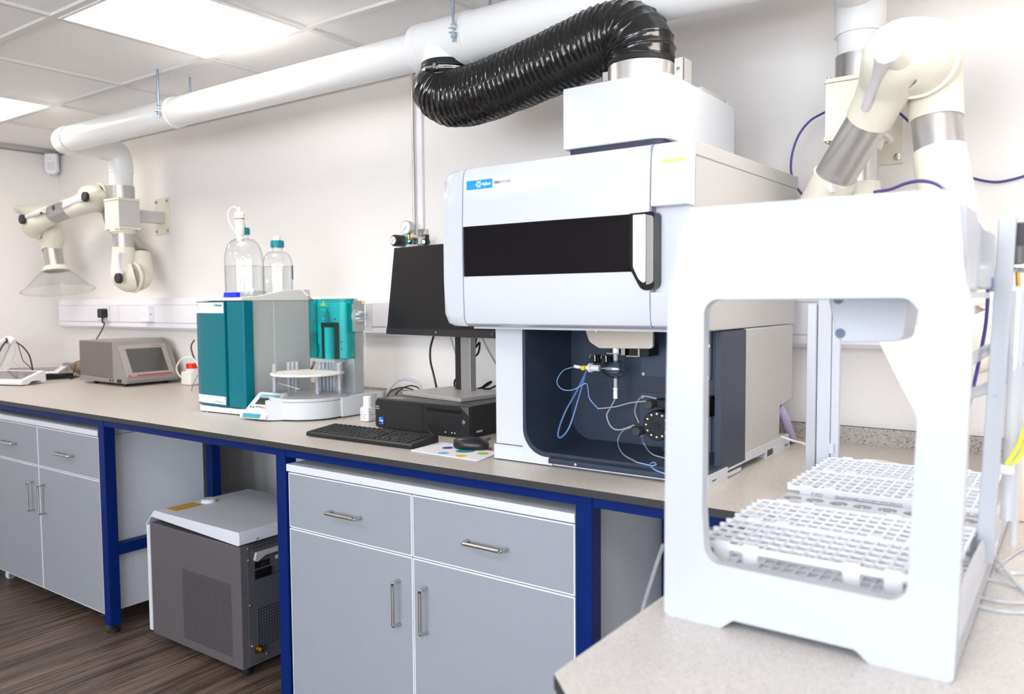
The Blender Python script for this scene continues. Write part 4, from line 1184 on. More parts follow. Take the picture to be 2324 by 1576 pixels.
# ---------------------------------------------------------------- computer on the bench
M_pcm = mat('pc_black', '#1d1d20', .45); M_pct = mat('pc_top', '#4a494b', .4, metal=.3)
def hexmesh(name):
    m = bpy.data.materials.new(name); m.use_nodes = True
    nt = m.node_tree; b = nt.nodes['Principled BSDF']
    tc = nt.nodes.new('ShaderNodeTexCoord'); v = nt.nodes.new('ShaderNodeTexVoronoi')
    v.inputs['Scale'].default_value = 150; v.inputs['Randomness'].default_value = 0.0
    mp = nt.nodes.new('ShaderNodeMapping'); mp.inputs['Rotation'].default_value = (0, PI / 4, 0); mp.inputs['Scale'].default_value = (1, 0.001, 1)
    nt.links.new(tc.outputs['Object'], mp.inputs['Vector']); nt.links.new(mp.outputs['Vector'], v.inputs['Vector'])
    rp = nt.nodes.new('ShaderNodeValToRGB')
    rp.color_ramp.elements[0].position = .40; rp.color_ramp.elements[0].color = lin('#060607')
    rp.color_ramp.elements[1].position = .48; rp.color_ramp.elements[1].color = lin('#2b2b2f')
    nt.links.new(v.outputs['Distance'], rp.inputs['Fac']); nt.links.new(rp.outputs['Color'], b.inputs['Base Color'])
    b.inputs['Roughness'].default_value = .5
    return m
PX0, PX1, PY0, PY1 = -2.022, -1.598, -.602, -.27
pc = thing('desktop_computer', 'black desktop computer lying flat under the monitor stand', 'computer', ((PX0 + PX1) / 2, (PY0 + PY1) / 2, .9))
cs = MB().box(PX0, PX1, PY0, PY1, .905, 1.006)
cs.bm.normal_update()
for f in cs.bm.faces: f.material_index = 1 if f.normal.z > .5 else 0
obj('case', cs, [M_pcm, M_pct], pc, .003)
fb = MB().prism(rounded([(PX0 + .002, .905), (PX1 - .001, .905), (PX1 - .001, 1.004), (PX0 + .002, 1.004)], [.012, .002, .002, .016]), 'y', PY0 - .010, PY0)
f = obj('front_bezel', fb, M_pcm, pc, .001)
mesh_x1 = -1.8000
obj('mesh_grille', MB().prism([(PX0 + .006, .922), (PX0 + .020, .908), (mesh_x1, .908), (mesh_x1, 1.000), (PX0 + .024, 1.000), (PX0 + .006, .984)], 'y', PY0 - .0112, PY0 - .009), hexmesh('grille_mesh'), f)
obj('drive_bay', MB().box(-1.7800, -1.6321, PY0 - .0112, PY0 - .009, .980, .992), M_blackg, f, .0005)
obj('blank_plate', MB().box(-1.7530, -1.6360, PY0 - .0108, PY0 - .009, .928, .972), M_black, f, .0005)
obj('corner_facet', MB().prism([(PX1 - .034, 1.003), (PX1 - .0015, 1.003), (PX1 - .0015, .975)], 'y', PY0 - .0112, PY0 - .009), mat('facet_grey', '#55565c', .35), f)
st = obj('processor_sticker', MB().box(PX0 + .022, PX0 + .043, PY0 - .0122, PY0 - .0110, .917, .943), mat('sticker_blue', '#0b57b8', .4), f)
text('lettering', 'CORE', .0072, (PX0 + .0232, PY0 - .0125, .9275), (1, 0, 0), (0, 0, 1), M_pw, st, bold=.0002)
text('lettering', 'intel', .005, (PX0 + .0236, PY0 - .0125, .9368), (1, 0, 0), (0, 0, 1), M_pw, st)
text('lettering', 'i9', .005, (PX0 + .037, PY0 - .0125, .9190), (1, 0, 0), (0, 0, 1), M_pw, st)
text('model_badge', 'Z2', .016, (PX0 + .006, PY0 - .0122, .970), (1, 0, 0), (0, 0, 1), M_alup, f, bold=.0003)
def hp_logo(name, c, h, right, up, parent, m=M_alup):
    r = Vector(right); u = Vector(up); c = Vector(c)
    mb = MB(); n = r.cross(u)
    def bar(x0, y0, x1, y1, w=.11):
        d = Vector((x1 - x0, y1 - y0)); p = Vector((-d.y, d.x)).normalized() * w / 2
        q = [(x0 - p.x, y0 - p.y), (x0 + p.x, y0 + p.y), (x1 + p.x, y1 + p.y), (x1 - p.x, y1 - p.y)]
        mb.hexa([c + r * a * h + u * b * h for a, b in q] + [c + r * a * h + u * b * h + n * .0006 for a, b in q])
    bar(-.42, -.35, -.12, .62); bar(-.24, .22, -.02, .25); bar(-.02, .25, -.20, -.35)
    bar(-.02, -.70, .26, .25); bar(.26, .25, .44, .25); bar(.44, .25, .28, -.35); bar(.28, -.35, .10, -.35)
    return obj(name, mb, m, parent, recalc=True)
hp_logo('maker_logo', (PX1 - .022, PY0 - .0112, .955), .013, (1, 0, 0), (0, 0, 1), f)
for x in (-1.70, -1.672, -1.660):
    obj('front_port', MB().box(x, x + .004, PY0 - .0118, PY0 - .009, .914, .917), M_pw, f)
obj('side_badge', MB().box(PX1 - .0005, PX1 + .0008, -.575, -.545, .917, .923), M_alup, pc)
for x, y in ((PX0 + .04, PY0 + .03), (PX1 - .04, PY0 + .03), (PX0 + .04, PY1 - .03), (PX1 - .04, PY1 - .03)):
    obj('foot', MB().cyl((x, y, .90), (x, y, .905), .012, n=14), M_rubber, pc)
obj('top_label', MB().box(PX0 + .03, PX0 + .10, PY0 + .02, PY0 + .06, 1.0055, 1.0063), mat('label_grey', '#8e8788', .4), pc)

# monitor: panel turned a little to the left and tilted back
MYAW, MT = -.16, .13
ex = Vector((math.cos(MYAW), math.sin(MYAW), 0)); en = Vector((math.sin(MYAW), -math.cos(MYAW), 0))
eu = Vector((0, 0, 1)) * math.cos(MT) - en * math.sin(MT); en2 = ex.cross(eu)
MO = Vector((-1.85, -.39, 1.22))
def mon(x0, x1, u0, u1, d0, d1):
    pts = []
    for d in (d0, d1):
        for (x, u) in ((x0, u0), (x1, u0), (x1, u1), (x0, u1)):
            pts.append(MO + ex * x + eu * u - en2 * d)
    return MB().hexa(pts)
mo = thing('monitor', 'large black computer monitor on a silver stand, partly hidden by the white instrument', 'monitor', (-1.84, -.35, 1.007))
mp = obj('panel', mon(-.396, .219, -.003, .339, .0, .022), M_black, mo, .002)
obj('screen', mon(-.393, .216, .022, .336, -.0008, .002), mat('screen_black', '#1d1c1e', .28, spec=.25), mp)
obj('chin', mon(-.396, .219, -.003, .0205, -.0015, .002), mat('chin_black', '#211f21', .35), mp)
hp_logo('maker_logo', MO + ex * (-.092) + eu * .010 - en2 * (-.0016), .0075, ex, eu, mp)
obj('power_light', mon(.205, .207, .008, .010, -.0022, -.001), M_pw, mp)
sc = Vector((-1.838, -.33, 0))
obj('mount', MB().box(-1.90, -1.79, -.372, -.345, 1.30, 1.40), M_dark, mo)
cl_ = MB().box(-.040, .040, -.014, .014, 1.018, 1.37, 0, Matrix.Translation(sc) @ Matrix.Rotation(MYAW, 4, 'Z'))
obj('column', cl_, mat('stand_silver', '#9b9a9a', .35, metal=.5), mo, .002)
obj('column_strip', MB().box(-.0405, -.012, -.0155, -.013, 1.019, 1.36, 0, Matrix.Translation(sc) @ Matrix.Rotation(MYAW, 4, 'Z')), M_black, mo)
obj('stand_base', MB().box(-.158, .158, -.125, .115, 1.0065, 1.020, 0, Matrix.Translation((-1.826, -.395, 0)) @ Matrix.Rotation(MYAW, 4, 'Z')), mat('stand_base_silver', '#b1aeab', .38, metal=.4, bump=.1, bscale=800), mo, .002)

# keyboard
kb = thing('keyboard', 'black full size keyboard in front of the desktop computer', 'keyboard', (-1.85, -.79, .9))
KM = Matrix.Translation((-2.095, -.858, .9)) @ Matrix.Rotation(.025, 4, 'Z')
KW, KD = .462, .128
kp = [(0, .002), (0, .012), (.006, .016), (KD - .004, .026), (KD, .024), (KD, .002)]
obj('keyboard_base', MB().prism(kp, 'x', 0, KW, M=KM), M_black, kb, .0015)
M_key = mat('key_black', '#242427', .5)
def keymesh(w, d):
    m = MB(); a = .0008; t = .0016; h = .0045
    m.hexa([(a, a, 0), (w - a, a, 0), (w - a, d - a, 0), (a, d - a, 0), (a + t, a + t, h), (w - a - t, a + t, h), (w - a - t, d - a - t, h), (a + t, d - a - t, h)])
    return m
kcache = {}
nkeys = 0
SL = (.026 - .016) / (KD - .010)
rest = MB()
def key(x, y, w, d=.0185):
    global nkeys
    T = KM @ Matrix.Translation((x, y, .0150 + (y - .006) * SL)) @ Matrix.Rotation(math.atan(SL), 4, 'X')
    nkeys += 1
    if nkeys > 100:
        m = keymesh(w, d).xf(T)
        tmp = bpy.data.meshes.new('t'); m.bm.to_mesh(tmp); m.bm.free(); rest.bm.from_mesh(tmp); bpy.data.meshes.remove(tmp)
        return
    k_ = (round(w, 4), d)
    if k_ not in kcache:
        m = keymesh(w, d)
        me = bpy.data.meshes.new('key'); m.bm.to_mesh(me); m.bm.free(); me.materials.append(M_key); kcache[k_] = me
    o = bpy.data.objects.new('key', kcache[k_]); COL.objects.link(o); o.parent = kb
    o.matrix_local = Matrix.Translation(-WL[kb.name]) @ T
    WL[o.name] = WL[kb.name].copy()
U = .0190
rows = [[1.25, 1.25, 1.25, 6.25, 1.25, 1.25, 1.25, 1.25], [1.25] + [1] * 11 + [2.75], [1.75] + [1] * 12 + [1.25], [1.5] + [1] * 13 + [.5], [1] * 13 + [2]]
x0 = .012; y0 = .009
for r, row in enumerate(rows):
    x = x0
    for w_ in row:
        key(x, y0 + r * U, w_ * U); x += w_ * U
x1 = x0 + 15.25 * U
for i in range(3):
    key(x1 + i * U, y0, U)
key(x1 + U, y0 + U, U)
for r in (3, 4):
    for i in range(3): key(x1 + i * U, y0 + r * U, U)
x2 = x1 + 3.25 * U
key(x2, y0, 2 * U); key(x2 + 2 * U, y0, U)
for r in (1, 2, 3, 4):
    for i in range(3): key(x2 + i * U, y0 + r * U, U)
key(x2 + 3 * U, y0, U, U * 2 - .0005); key(x2 + 3 * U, y0 + 2 * U, U, U * 2 - .0005); key(x2 + 3 * U, y0 + 4 * U, U)
for i in range(13):
    key(x0 + i * 1.16 * U, y0 + 5.08 * U, U * .92, .014)
if len(rest.bm.verts):
    o = obj('small_keys', rest, M_key, kb); o['kind'] = 'stuff'
tag(obj('cable', MB().tube([(-1.8348, -0.5517, 0.9300), (-1.7403, -0.6490, 0.9300), (-1.6754, -0.7055, 0.9250), (-1.6616, -0.7107, 0.9200), (-1.7161, -0.6913, 0.9150)], .0022, n=8), M_black), 'black cable end standing up behind the keyboard', 'cable')

# mouse pad and mouse
pd = thing('mouse_pad', 'white mouse pad with coloured dots at the bench edge', 'mouse pad', (-1.49, -.78, .9))
PDY0 = -.875
obj('pad', MB().prism(rounded([(-1.6229, -0.8641, 0.9020)[:2], (-1.3586, -0.8768, 0.9020)[:2], (-1.3781, -0.7439, 0.9020)[:2], (-1.6435, -0.7003, 0.9020)[:2]], .008), 'z', .9005, .9030), mat('pad_white', '#e9e9ee', .6), pd, .0008)
for nm, u, cc_, r in (('dot', (-1.5091, -0.8446, 0.9030), '#6bbbe6', .017), ('dot', (-1.4400, -0.8464, 0.9030), '#f3b71c', .017), ('dot', (-1.4086, -0.7863, 0.9030), '#8cc63f', .017), ('dot', (-1.4495, -0.7140, 0.9030), '#d8502c', .017), ('dot', (-1.5527, -0.7733, 0.9030), '#27479b', .017), ('dot', (-1.4770, -0.7826, 0.9030), '#168f97', .028)):
    obj('dot', MB().lathe((u[0], u[1], .9030), (0, 0, 1), [(0, 0), (r, 0), (r, .0003), (0, .0003)], n=28), mat('dot_paint', cc_, .6), pd)
ms = thing('computer_mouse', 'black computer mouse on the dotted mouse pad', 'mouse', (-1.475, -.77, .9034))
mc = Vector((-1.487, -.742, .9035)); ma = .32
MM = Matrix.Translation(mc) @ Matrix.Rotation(ma, 4, 'Z')
mb = MB()
n = 28; rings = []
for i, (z, s) in enumerate(((0, .90), (.004, .97), (.012, 1.0), (.018, .965), (.024, .88), (.029, .74), (.033, .54), (.0355, .30))):
    ring = []
    for k in range(n):
        a = 2 * PI * k / n
        x = .056 * math.copysign(abs(math.cos(a)) ** .85, math.cos(a)); yv = .031 * math.copysign(abs(math.sin(a)) ** .85, math.sin(a))
        ring.append(mb.bm.verts.new(MM @ Vector((x * s + (.006 if i > 3 else 0) * -1, yv * s, z))))
    rings.append(ring)
for a, b in zip(rings[:-1], rings[1:]):
    for k in range(n): mb.face([a[k], a[(k + 1) % n], b[(k + 1) % n], b[k]])
mb.face(rings[0][::-1]); mb.face(rings[-1])
obj('shell', mb, mat('mouse_black', '#202022', .32), ms, ang=60)
obj('cable', MB().tube([MM @ Vector((.052, 0, .010)), (-1.4687, -0.6932, 0.9180), (-1.4959, -0.6352, 0.9150), (-1.5266, -0.6018, 0.9100), (-1.5232, -0.6336, 0.9080)], .0016, n=8), M_black, ms)

# small reagent bottle
sbm = thing('bottle', 'small white plastic bottle with printed label beside the desktop computer', 'bottle', (-2.165, -.505, .9))
c = Vector((-2.168, -.505, .9))
obj('body', MB().prism(rounded(rect(c.x - .022, c.x + .022, c.y - .022, c.y + .022), .009, 5), 'z', .9005, .952), mat('bottle_white', '#e9e6e2', .4), sbm, .004)
obj('shoulder', MB().lathe((c.x, c.y, .950), (0, 0, 1), [(.021, 0), (.017, .010), (.014, .013), (0, .013)], n=24), bpy.data.materials['bottle_white'], sbm)
obj('cap', MB().lathe((c.x, c.y, .962), (0, 0, 1), [(.0165, 0), (.0165, .028), (.015, .031), (0, .031)], n=24), mat('cap_ivory', '#f0ede6', .4), sbm)
lb = obj('label', MB().prism(rounded(rect(c.x - .0226, c.x + .0226, c.y - .0226, c.y + .0226), .0093, 5), 'z', .905, .940), mat('label_paper', '#f2f1f0', .5), sbm)
for i, s in enumerate(('Buffer', 'solution pH 7', 'Lot 2203', 'keep closed')):
    text('label_print', s, .0062, (c.x - .016, c.y - .0230, .933 - i * .0075), (1, 0, 0), (0, 0, 1), M_pg, lb)
    text('label_print', s, .0062, (c.x + .0230, c.y - .016, .933 - i * .0075), (0, 1, 0), (0, 0, 1), M_pg, lb)

# leads around the computer
def lead(pts, r, m, label, cat='cable', nm='cable'):
    return tag(obj(nm, MB().tube(pts, r, n=8), m), label, cat)
lead([(-2.1038, -0.2000, 1.2114), (-2.1056, -0.2200, 1.1598), (-2.0977, -0.2300, 1.1084), (-2.0737, -0.2400, 1.0580), (-2.0630, -0.2350, 1.0026), (-2.0676, -0.2200, 0.9608)], .0042, M_black, 'thick black cable hanging below the left half of the monitor')
lead([(-2.1059, -0.1000, 1.2074), (-2.0774, -0.1100, 1.1548), (-2.0469, -0.1200, 1.1030), (-2.0054, -0.1300, 1.0525), (-1.9454, -0.1500, 1.0137), (-1.9051, -.16, .905)], .0035, mat('beige_cable', '#b9b39f', .45), 'beige cable hanging just left of the monitor stand column')
lead([(-1.9382, -0.1000, 1.1967), (-1.9026, -0.1100, 1.1512), (-1.8590, -0.1200, 1.1016), (-1.8202, -0.1300, 1.0614), (-1.7820, -0.1400, 1.0219), (-1.7544, -.15, .905)], .0035, bpy.data.materials['beige_cable'], 'beige cable hanging right of the monitor stand column')
lead([(-1.8353, -0.2700, 1.2061), (-1.8420, -0.2700, 1.1700), (-1.8210, -0.2700, 1.1901), (-1.8256, -0.2700, 1.1541), (-1.8466, -0.2700, 1.1337)], .0038, M_black, 'black cable loop just right of the monitor stand column')
lead([(-1.9174, -0.2700, 1.0645), (-1.9415, -0.2700, 1.0416), (-1.9480, -0.2600, 1.0184), (-1.9221, -0.2600, 1.0098), (-1.8622, -0.2550, 1.0129), (-1.8137, -0.2500, 1.0252), (-1.7827, -0.2500, 1.0433), (-1.7929, -0.2500, 1.0427), (-1.8241, -0.2500, 1.0213), (-1.7932, -0.2500, 1.0181), (-1.7564, -0.2500, 1.0333)], .0036, M_black, 'tangled black cable around the foot of the monitor column')
lead([(-2.3407, -.245, .906), (-2.3248, -0.2500, 0.9561), (-2.3162, -0.2350, 0.9915), (-2.2804, -0.2200, 1.0212), (-2.2192, -0.2200, 1.0280), (-2.1625, -0.2300, 1.0141), (-2.1444, -0.2350, 0.9838), (-2.1541, -.22, .906)], .0055, M_cbgrey, 'thick grey cable arching behind the desktop computer')
lead([(-2.3406, -.255, .9035), (-2.3098, -0.2550, 0.9612), (-2.2916, -0.2400, 0.9844), (-2.2469, -0.2300, 0.9951), (-2.1940, -0.2350, 0.9897), (-2.1614, -0.2450, 0.9749), (-2.1410, -.25, .9035)], .0030, M_black, 'lower black cable arching behind the desktop computer')
lead([(-2.3103, -.240, .9035), (-2.2701, -0.2500, 0.9650), (-2.2402, -0.2500, 0.9902), (-2.2011, -0.2400, 1.0057), (-2.1629, -0.2350, 1.0004), (-2.1423, -0.2400, 0.9791), (-2.1358, -.235, .9035)], .0030, M_black, 'upper black cable crossing behind the desktop computer')

# ---------------------------------------------------------------- wall fittings
tk = thing('cable_trunking', 'long white cable trunking along the back wall above the worktop', 'trunking', (-1.6, -.03, 1.19))
obj('body', MB().prism([(-.001, 1.192), (-.040, 1.192), (-.052, 1.205), (-.052, 1.352), (-.040, 1.372), (-.001, 1.372)], 'x', -5.49, 2.39), M_trunk, tk, .0015, ang=20)
obj('cover', MB().prism([(-.051, 1.232), (-.056, 1.234), (-.056, 1.330), (-.051, 1.332)], 'x', -5.489, 2.389), M_trunk, tk)
for z in (1.2305, 1.3335):
    obj('groove', MB().box(-5.4885, 2.3885, -.0525, -.0515, z - .001, z + .001), mat('groove_shadow', '#b4b1b6', .6), tk)
obj('end_cap', MB().prism([(-.001, 1.190), (-.041, 1.190), (-.054, 1.204), (-.054, 1.353), (-.041, 1.374), (-.001, 1.374)], 'x', -5.494, -5.489), M_trunk, tk)
for x in (-4.745, -2.6, -.9):
    obj('cover_joint', MB().box(x, x + .002, -.0566, -.0555, 1.234, 1.330), bpy.data.materials['groove_shadow'], tk)
so = thing('wall_socket', 'white double wall socket in the trunking above the grey instrument', 'socket', (-4.9, -.06, 1.24))
obj('face_plate', MB().box(-4.985, -4.842, -.066, -.057, 1.242, 1.330), M_trunk, so, .003)
obj('rocker', MB().box(-4.965, -4.955, -.069, -.066, 1.296, 1.312), M_trunk, so, .001)
for x, z in ((-4.962, 1.280), (-4.966, 1.262), (-4.950, 1.262)):
    obj('pin_hole', MB().box(x, x + .005, -.0665, -.0655, z, z + .009), M_dark, so)
pg = thing('plug', 'black mains plug with cord in the white double socket', 'plug', (-4.89, -.09, 1.25))
pgc = Vector((-4.876, -.067, 1.285))
obj('plug_body', MB().prism(rounded(rect(pgc.x - .028, pgc.x + .026, pgc.z - .028, pgc.z + .028), .010), 'y', -.105, -.0665), M_black, pg, .004)
obj('cord', MB().tube([(pgc.x - .004, -.085, pgc.z - .026), (pgc.x - .004, -.085, pgc.z - .055), (-4.8593, -0.0850, 1.2220), (-4.8894, -0.0900, 1.1760), (-4.9355, -0.0950, 1.1321), (-5.1407, -0.0350, 1.0635)], [.006, .0045, .0035, .0035, .0035, .0035], n=8), M_black, pg)
fs = thing('fused_spur', 'white switch box on the trunking left of the teal tower', 'switch', (-4.4, -.07, 1.24))
obj('box', MB().box(-4.448, -4.362, -.088, -.0557, 1.237, 1.326), M_white, fs, .004)
obj('indicator', MB().box(-4.3615, -4.360, -.076, -.070, 1.278, 1.284), M_dark, fs)
obj('rocker', MB().box(-4.43, -4.40, -.0905, -.088, 1.27, 1.295), M_trunk, fs, .001)

dt_ = thing('motion_detector', 'small white motion detector in the upper left room corner', 'sensor', (-5.49, -.06, 2.2))
dm_ = Matrix.Translation((-5.510, -.045, 0)) @ Matrix.Rotation(PI / 4, 4, 'Z')
dp_ = rounded([(-.038, 2.318), (.038, 2.318), (.038, 2.205), (.018, 2.186), (-.018, 2.186), (-.038, 2.205)], [.006, .006, .012, .012, .012, .012])
obj('housing', MB().prism(dp_, 'y', -.042, .004, M=dm_), M_white, dt_, .006)
obj('lens', MB().prism(rounded([(-.024, 2.262), (.024, 2.262), (.026, 2.210), (-.026, 2.210)], .008), 'y', -.0450, -.041, M=dm_), mat('lens_white', '#dedcda', .3), dt_, .002)
obj('led_window', MB().box(-.006, .002, -.0436, -.0415, 2.282, 2.286, 0, dm_), M_dark, dt_)

# gas line, conduit and pressure regulator
tag(obj('gas_pipe', MB().cyl((-2.366, -.020, 1.630), (-2.366, -.020, 2.345), .0058, n=14), M_steel), 'thin steel gas pipe running down the back wall behind the black hose', 'pipe')
tag(obj('conduit', MB().prism(rounded(rect(-2.352, -2.322, -.016, 0), .004), 'z', 1.654, 2.349), M_trunk, None), 'narrow white square conduit beside the steel gas pipe', 'conduit')
rg = thing('gas_regulator', 'pressure regulator with round gauge and black knobs on steel plate above the monitor', 'regulator', (-2.32, -.05, 1.58))
obj('wall_plate', MB().box(-2.345, -2.302, -.0215, 0, 1.56, 1.652), M_steel, rg, .001)
obj('plate_washer', MB().lathe((-2.316, -.0215, 1.632), (0, -1, 0), [(.0135, 0), (.0135, .002), (.007, .003), (.006, .006), (0, .007)], n=22), M_chrome, rg)
kd = Vector((-.12, -1, 0)).normalized()
kc = Vector((-2.3773, -0.1400, 1.6003)) - kd * .060
vbc = Vector((-2.350, -.075, 1.598))
obj('valve_body', MB().cyl((kc.x, kc.y, kc.z), (kc.x - .006, -.024, kc.z), .0215, n=24).box(-2.372, -2.30, -.070, -.0216, kc.z - .014, kc.z + .016), M_chrome, rg)
gd = Vector((-.05, -1, 0)).normalized()
gc = Vector((-2.3548, -0.0850, 1.6561))
gg = obj('gauge', MB().lathe(gc - gd * .022, gd, [(.026, 0), (.0285, .002), (.0285, .020), (.0300, .021), (.0300, .024), (.0265, .0245), (0, .0245)], n=40), M_steel, rg)
obj('dial', MB().lathe(gc + gd * .0026, gd, [(.0262, 0), (.0262, .0006), (0, .0006)], n=36), M_pw, gg)
gr = Vector((0, 0, 1)).cross(gd).normalized(); gu = Vector((0, 0, 1))
def dial_bar(a, r0, r1, w):
    d = gr * math.cos(a) + gu * math.sin(a); p = d.cross(gd) * w / 2; b = gc + gd * .0034
    return [b + d * r0 - p, b + d * r0 + p, b + d * r1 + p, b + d * r1 - p]
nm_ = MB()
q = dial_bar(-2.2, -.008, .017, .0022); nm_.hexa(q + [v + gd * .0006 for v in q])
obj('needle', nm_, M_black, gg)
tk_ = MB()
for k in range(11):
    q = dial_bar(-.7 + (PI + 1.4) * k / 10, .0185, .0225, .0012); tk_.hexa(q + [v + gd * .0004 for v in q])
obj('dial_marks', tk_, M_pg, gg)
obj('gauge_stem', MB().cyl(gc + Vector((.006, .012, -.028)), gc + Vector((.006, .012, -.050)), .007, n=8), M_brass, rg)
M_ring = mat('teal_ring', '#15918e', .4)
kn = obj('pressure_knob', MB().lathe(kc + kd * .010, kd, [(.024, 0), (.0255, .004), (.0255, .036), (.0235, .046), (.019, .050), (0, .050)], n=14), M_black, rg)
obj('ring', MB().lathe(kc, kd, [(.024, 0), (.0262, .002), (.0262, .010), (.024, .011), (0, .011)], n=28), M_ring, kn)
obj('knob_label', MB().lathe(kc + kd * .0598, kd, [(.0165, 0), (.0165, .0006), (0, .0006)], n=26), M_pw, kn)
kr = Vector((0, 0, 1)).cross(kd).normalized()
lbm = MB()
for (a, b_, w_) in ((-.010, .010, .002),):
    p0 = kc + kd * .0606 + kr * a - Vector((0, 0, .005)); p1 = kc + kd * .0606 + kr * b_ + Vector((0, 0, .005))
    up_ = Vector((0, 0, .0012))
    lbm.hexa([p0 - up_, p1 - up_, p1 + up_, p0 + up_, p0 - up_ + kd * .0004, p1 - up_ + kd * .0004, p1 + up_ + kd * .0004, p0 + up_ + kd * .0004])
obj('knob_arrow', lbm, mat('indigo_print', '#4a4a8c', .5), kn)
sk = Vector((.10, -1, 0)).normalized(); s0 = Vector((-2.2562, -0.0850, 1.5919)) - sk * .032
sk_ = obj('shut_off_knob', MB().lathe(s0 + sk * .010, sk, [(.012, 0), (.015, .002), (.015, .018), (.013, .022), (0, .022)], n=10).box(s0.x + .004, s0.x + .016, s0.y - .022, s0.y - .010, s0.z + .008, s0.z + .030), M_black, rg)
obj('ring', MB().lathe(s0, sk, [(.010, 0), (.0135, .002), (.0135, .010), (0, .010)], n=20), M_ring, sk_)
obj('knob_label', MB().lathe(s0 + sk * .0318, sk, [(.009, 0), (.009, .0006), (0, .0006)], n=20), M_pw, sk_)

# ---------------------------------------------------------------- white extraction duct under the ceiling
DY, DZ, R1, R2 = -.553, 2.181, .0625, .080
XT = -1.7222
du_ = thing('duct_pipe', 'long white round extraction duct hung below the ceiling along the back wall', 'duct', (-2.2, DY, 2.1))
obj('pipe', MB().cyl((-4.20, DY, DZ), (XT - .10, DY, DZ), R1, n=48), M_pvc, du_)
el = MB().tube([(-4.205, DY, DZ), (-4.245, DY, DZ), (-4.295, DY + .012, DZ), (-4.318, DY + .048, DZ), (-4.325, DY + .10, DZ), (-4.325, DY + .125, DZ)], R1 + .004, n=40, res=6)
obj('elbow', el, M_pvc, du_)
obj('pipe', MB().cyl((-4.325, DY + .11, DZ), (-4.325, -.34, DZ), R1 - .002, n=40), M_pvc, du_)
el = MB().tube([(-4.325, -.36, DZ), (-4.325, -.325, DZ), (-4.325, -.268, DZ - .012), (-4.325, -.246, DZ - .048), (-4.325, -.24, DZ - .10), (-4.325, -.24, DZ - .125)], R1 + .001, n=40, res=6)
obj('elbow', el, M_pvc, du_)
obj('pipe', MB().cyl((-4.325, -.24, DZ - .11), (-4.325, -.24, 1.965), R1 - .002, n=40), M_pvc, du_)
te = MB().lathe((XT - .115, DY, DZ), (1, 0, 0), [(R1, 0), (R2 + .001, 0), (R2 + .004, .004), (R2 + .004, .035), (R2 + .002, .037), (R2 + .002, .186), (R2 + .004, .188), (R2 + .004, .225), (R2, .228)], n=56, cap=False)
te.cyl((XT, DY, DZ), (XT, DY, 2.098), R2 + .0015, n=48)
obj('tee', te, M_pvc, du_)
obj('pipe', MB().cyl((XT + .11, DY, DZ), (1.8, DY, DZ), R2, n=56), M_pvc, du_)
# second drop at the right
sx = -.522
obj('tee', MB().cyl((sx - .11, DY, DZ), (sx + .11, DY, DZ), R2 + .004, n=48).cyl((sx, DY, DZ), (sx, DY + .14, DZ), R1 + .004, n=40), M_pvc, du_)
el = MB().tube([(sx, -.42, DZ), (sx, -.325, DZ), (sx, -.268, DZ - .012), (sx, -.246, DZ - .048), (sx, -.24, DZ - .10), (sx, -.24, DZ - .125)], R1 + .003, n=40, res=6)
obj('elbow', el, M_pvc, du_)
obj('pipe', MB().cyl((sx, -.24, DZ - .11), (sx, -.24, 1.99), .0575, n=40), M_pvc, du_)

def hanger(x, r, label, y=None):
    t = thing('pipe_hanger', label, 'hanger', (x, DY, DZ - r), 'threaded rod hangers of the white duct')
    w = .011
    obj('clamp', MB().lathe((x - w, DY, DZ), (1, 0, 0), [(r, 0), (r + .0045, 0), (r + .0045, 2 * w), (r, 2 * w)], n=56, cap=False), M_pvc, t)
    for s in (-1, 1):
        yy = DY + s * (r + .0145)
        tb = MB()
        for dz in (.005, -.009):
            tb.box(x - w, x + w, yy - .016 if s < 0 else yy - .012, yy + .012 if s < 0 else yy + .016, DZ + dz, DZ + dz + .004)
        obj('clamp_tab', tb, M_pvc, t, .001)
        obj('rod', MB().cyl((x, yy, DZ - .034), (x, yy, ZC - .0005), .0048, n=12), M_zinc, t)
        obj('nut', MB().cyl((x, yy, DZ - .022), (x, yy, DZ - .0095), .0092, n=6), M_zinc, t)
        obj('nut', MB().cyl((x, yy, DZ + .0095), (x, yy, DZ + .019), .0092, n=6), M_zinc, t)
hanger(-3.2865, R1, 'left pipe hanger with two zinc rods on the thin duct')
hanger(-1.6159, R2, 'pipe hanger with zinc rod just right of the duct branch above the black hose')
hanger(.45, R2, 'pipe hanger outside the picture at the right end of the duct')

# ---------------------------------------------------------------- black flexible hose
hs = thing('flexible_hose', 'glossy black corrugated hose joining the white duct to the instrument hood', 'hose', (-1.5, -.6, 1.95))
hpts = [(XT, DY, 2.112), (XT, DY - .001, 2.085), (XT + .002, DY - .004, 2.035), (-1.7514, -0.5620, 2.0395), (-1.6978, -0.5680, 2.0046), (-1.6243, -0.5730, 1.9952), (-1.5408, -0.5780, 1.9991), (-1.3775, -0.5850, 2.0228), (-1.2180, -0.5940, 2.0498), (-1.1169, -0.6000, 2.0685), (-1.0457, -0.6050, 2.0653), (-1.0045, -0.6100, 2.0351), (-0.9927, -0.6100, 2.0015), (-0.9926, -0.6100, 1.9805)]
P = catmull(hpts, 40)
L = [0]
for a, b in zip(P[:-1], P[1:]): L.append(L[-1] + (b - a).length)
TOT = L[-1]
N = 460
pp = []
j = 0
for i in range(N + 1):
    s = TOT * i / N
    while j < len(L) - 2 and L[j + 1] < s: j += 1
    t = (s - L[j]) / max(1e-9, L[j + 1] - L[j])
    pp.append(P[j].lerp(P[j + 1], min(1, t)))
for _ in range(12):
    pp = [pp[0]] + [(pp[i - 1] + pp[i] * 2 + pp[i + 1]) / 4 for i in range(1, N)] + [pp[-1]]
from mathutils import noise
hm = MB()
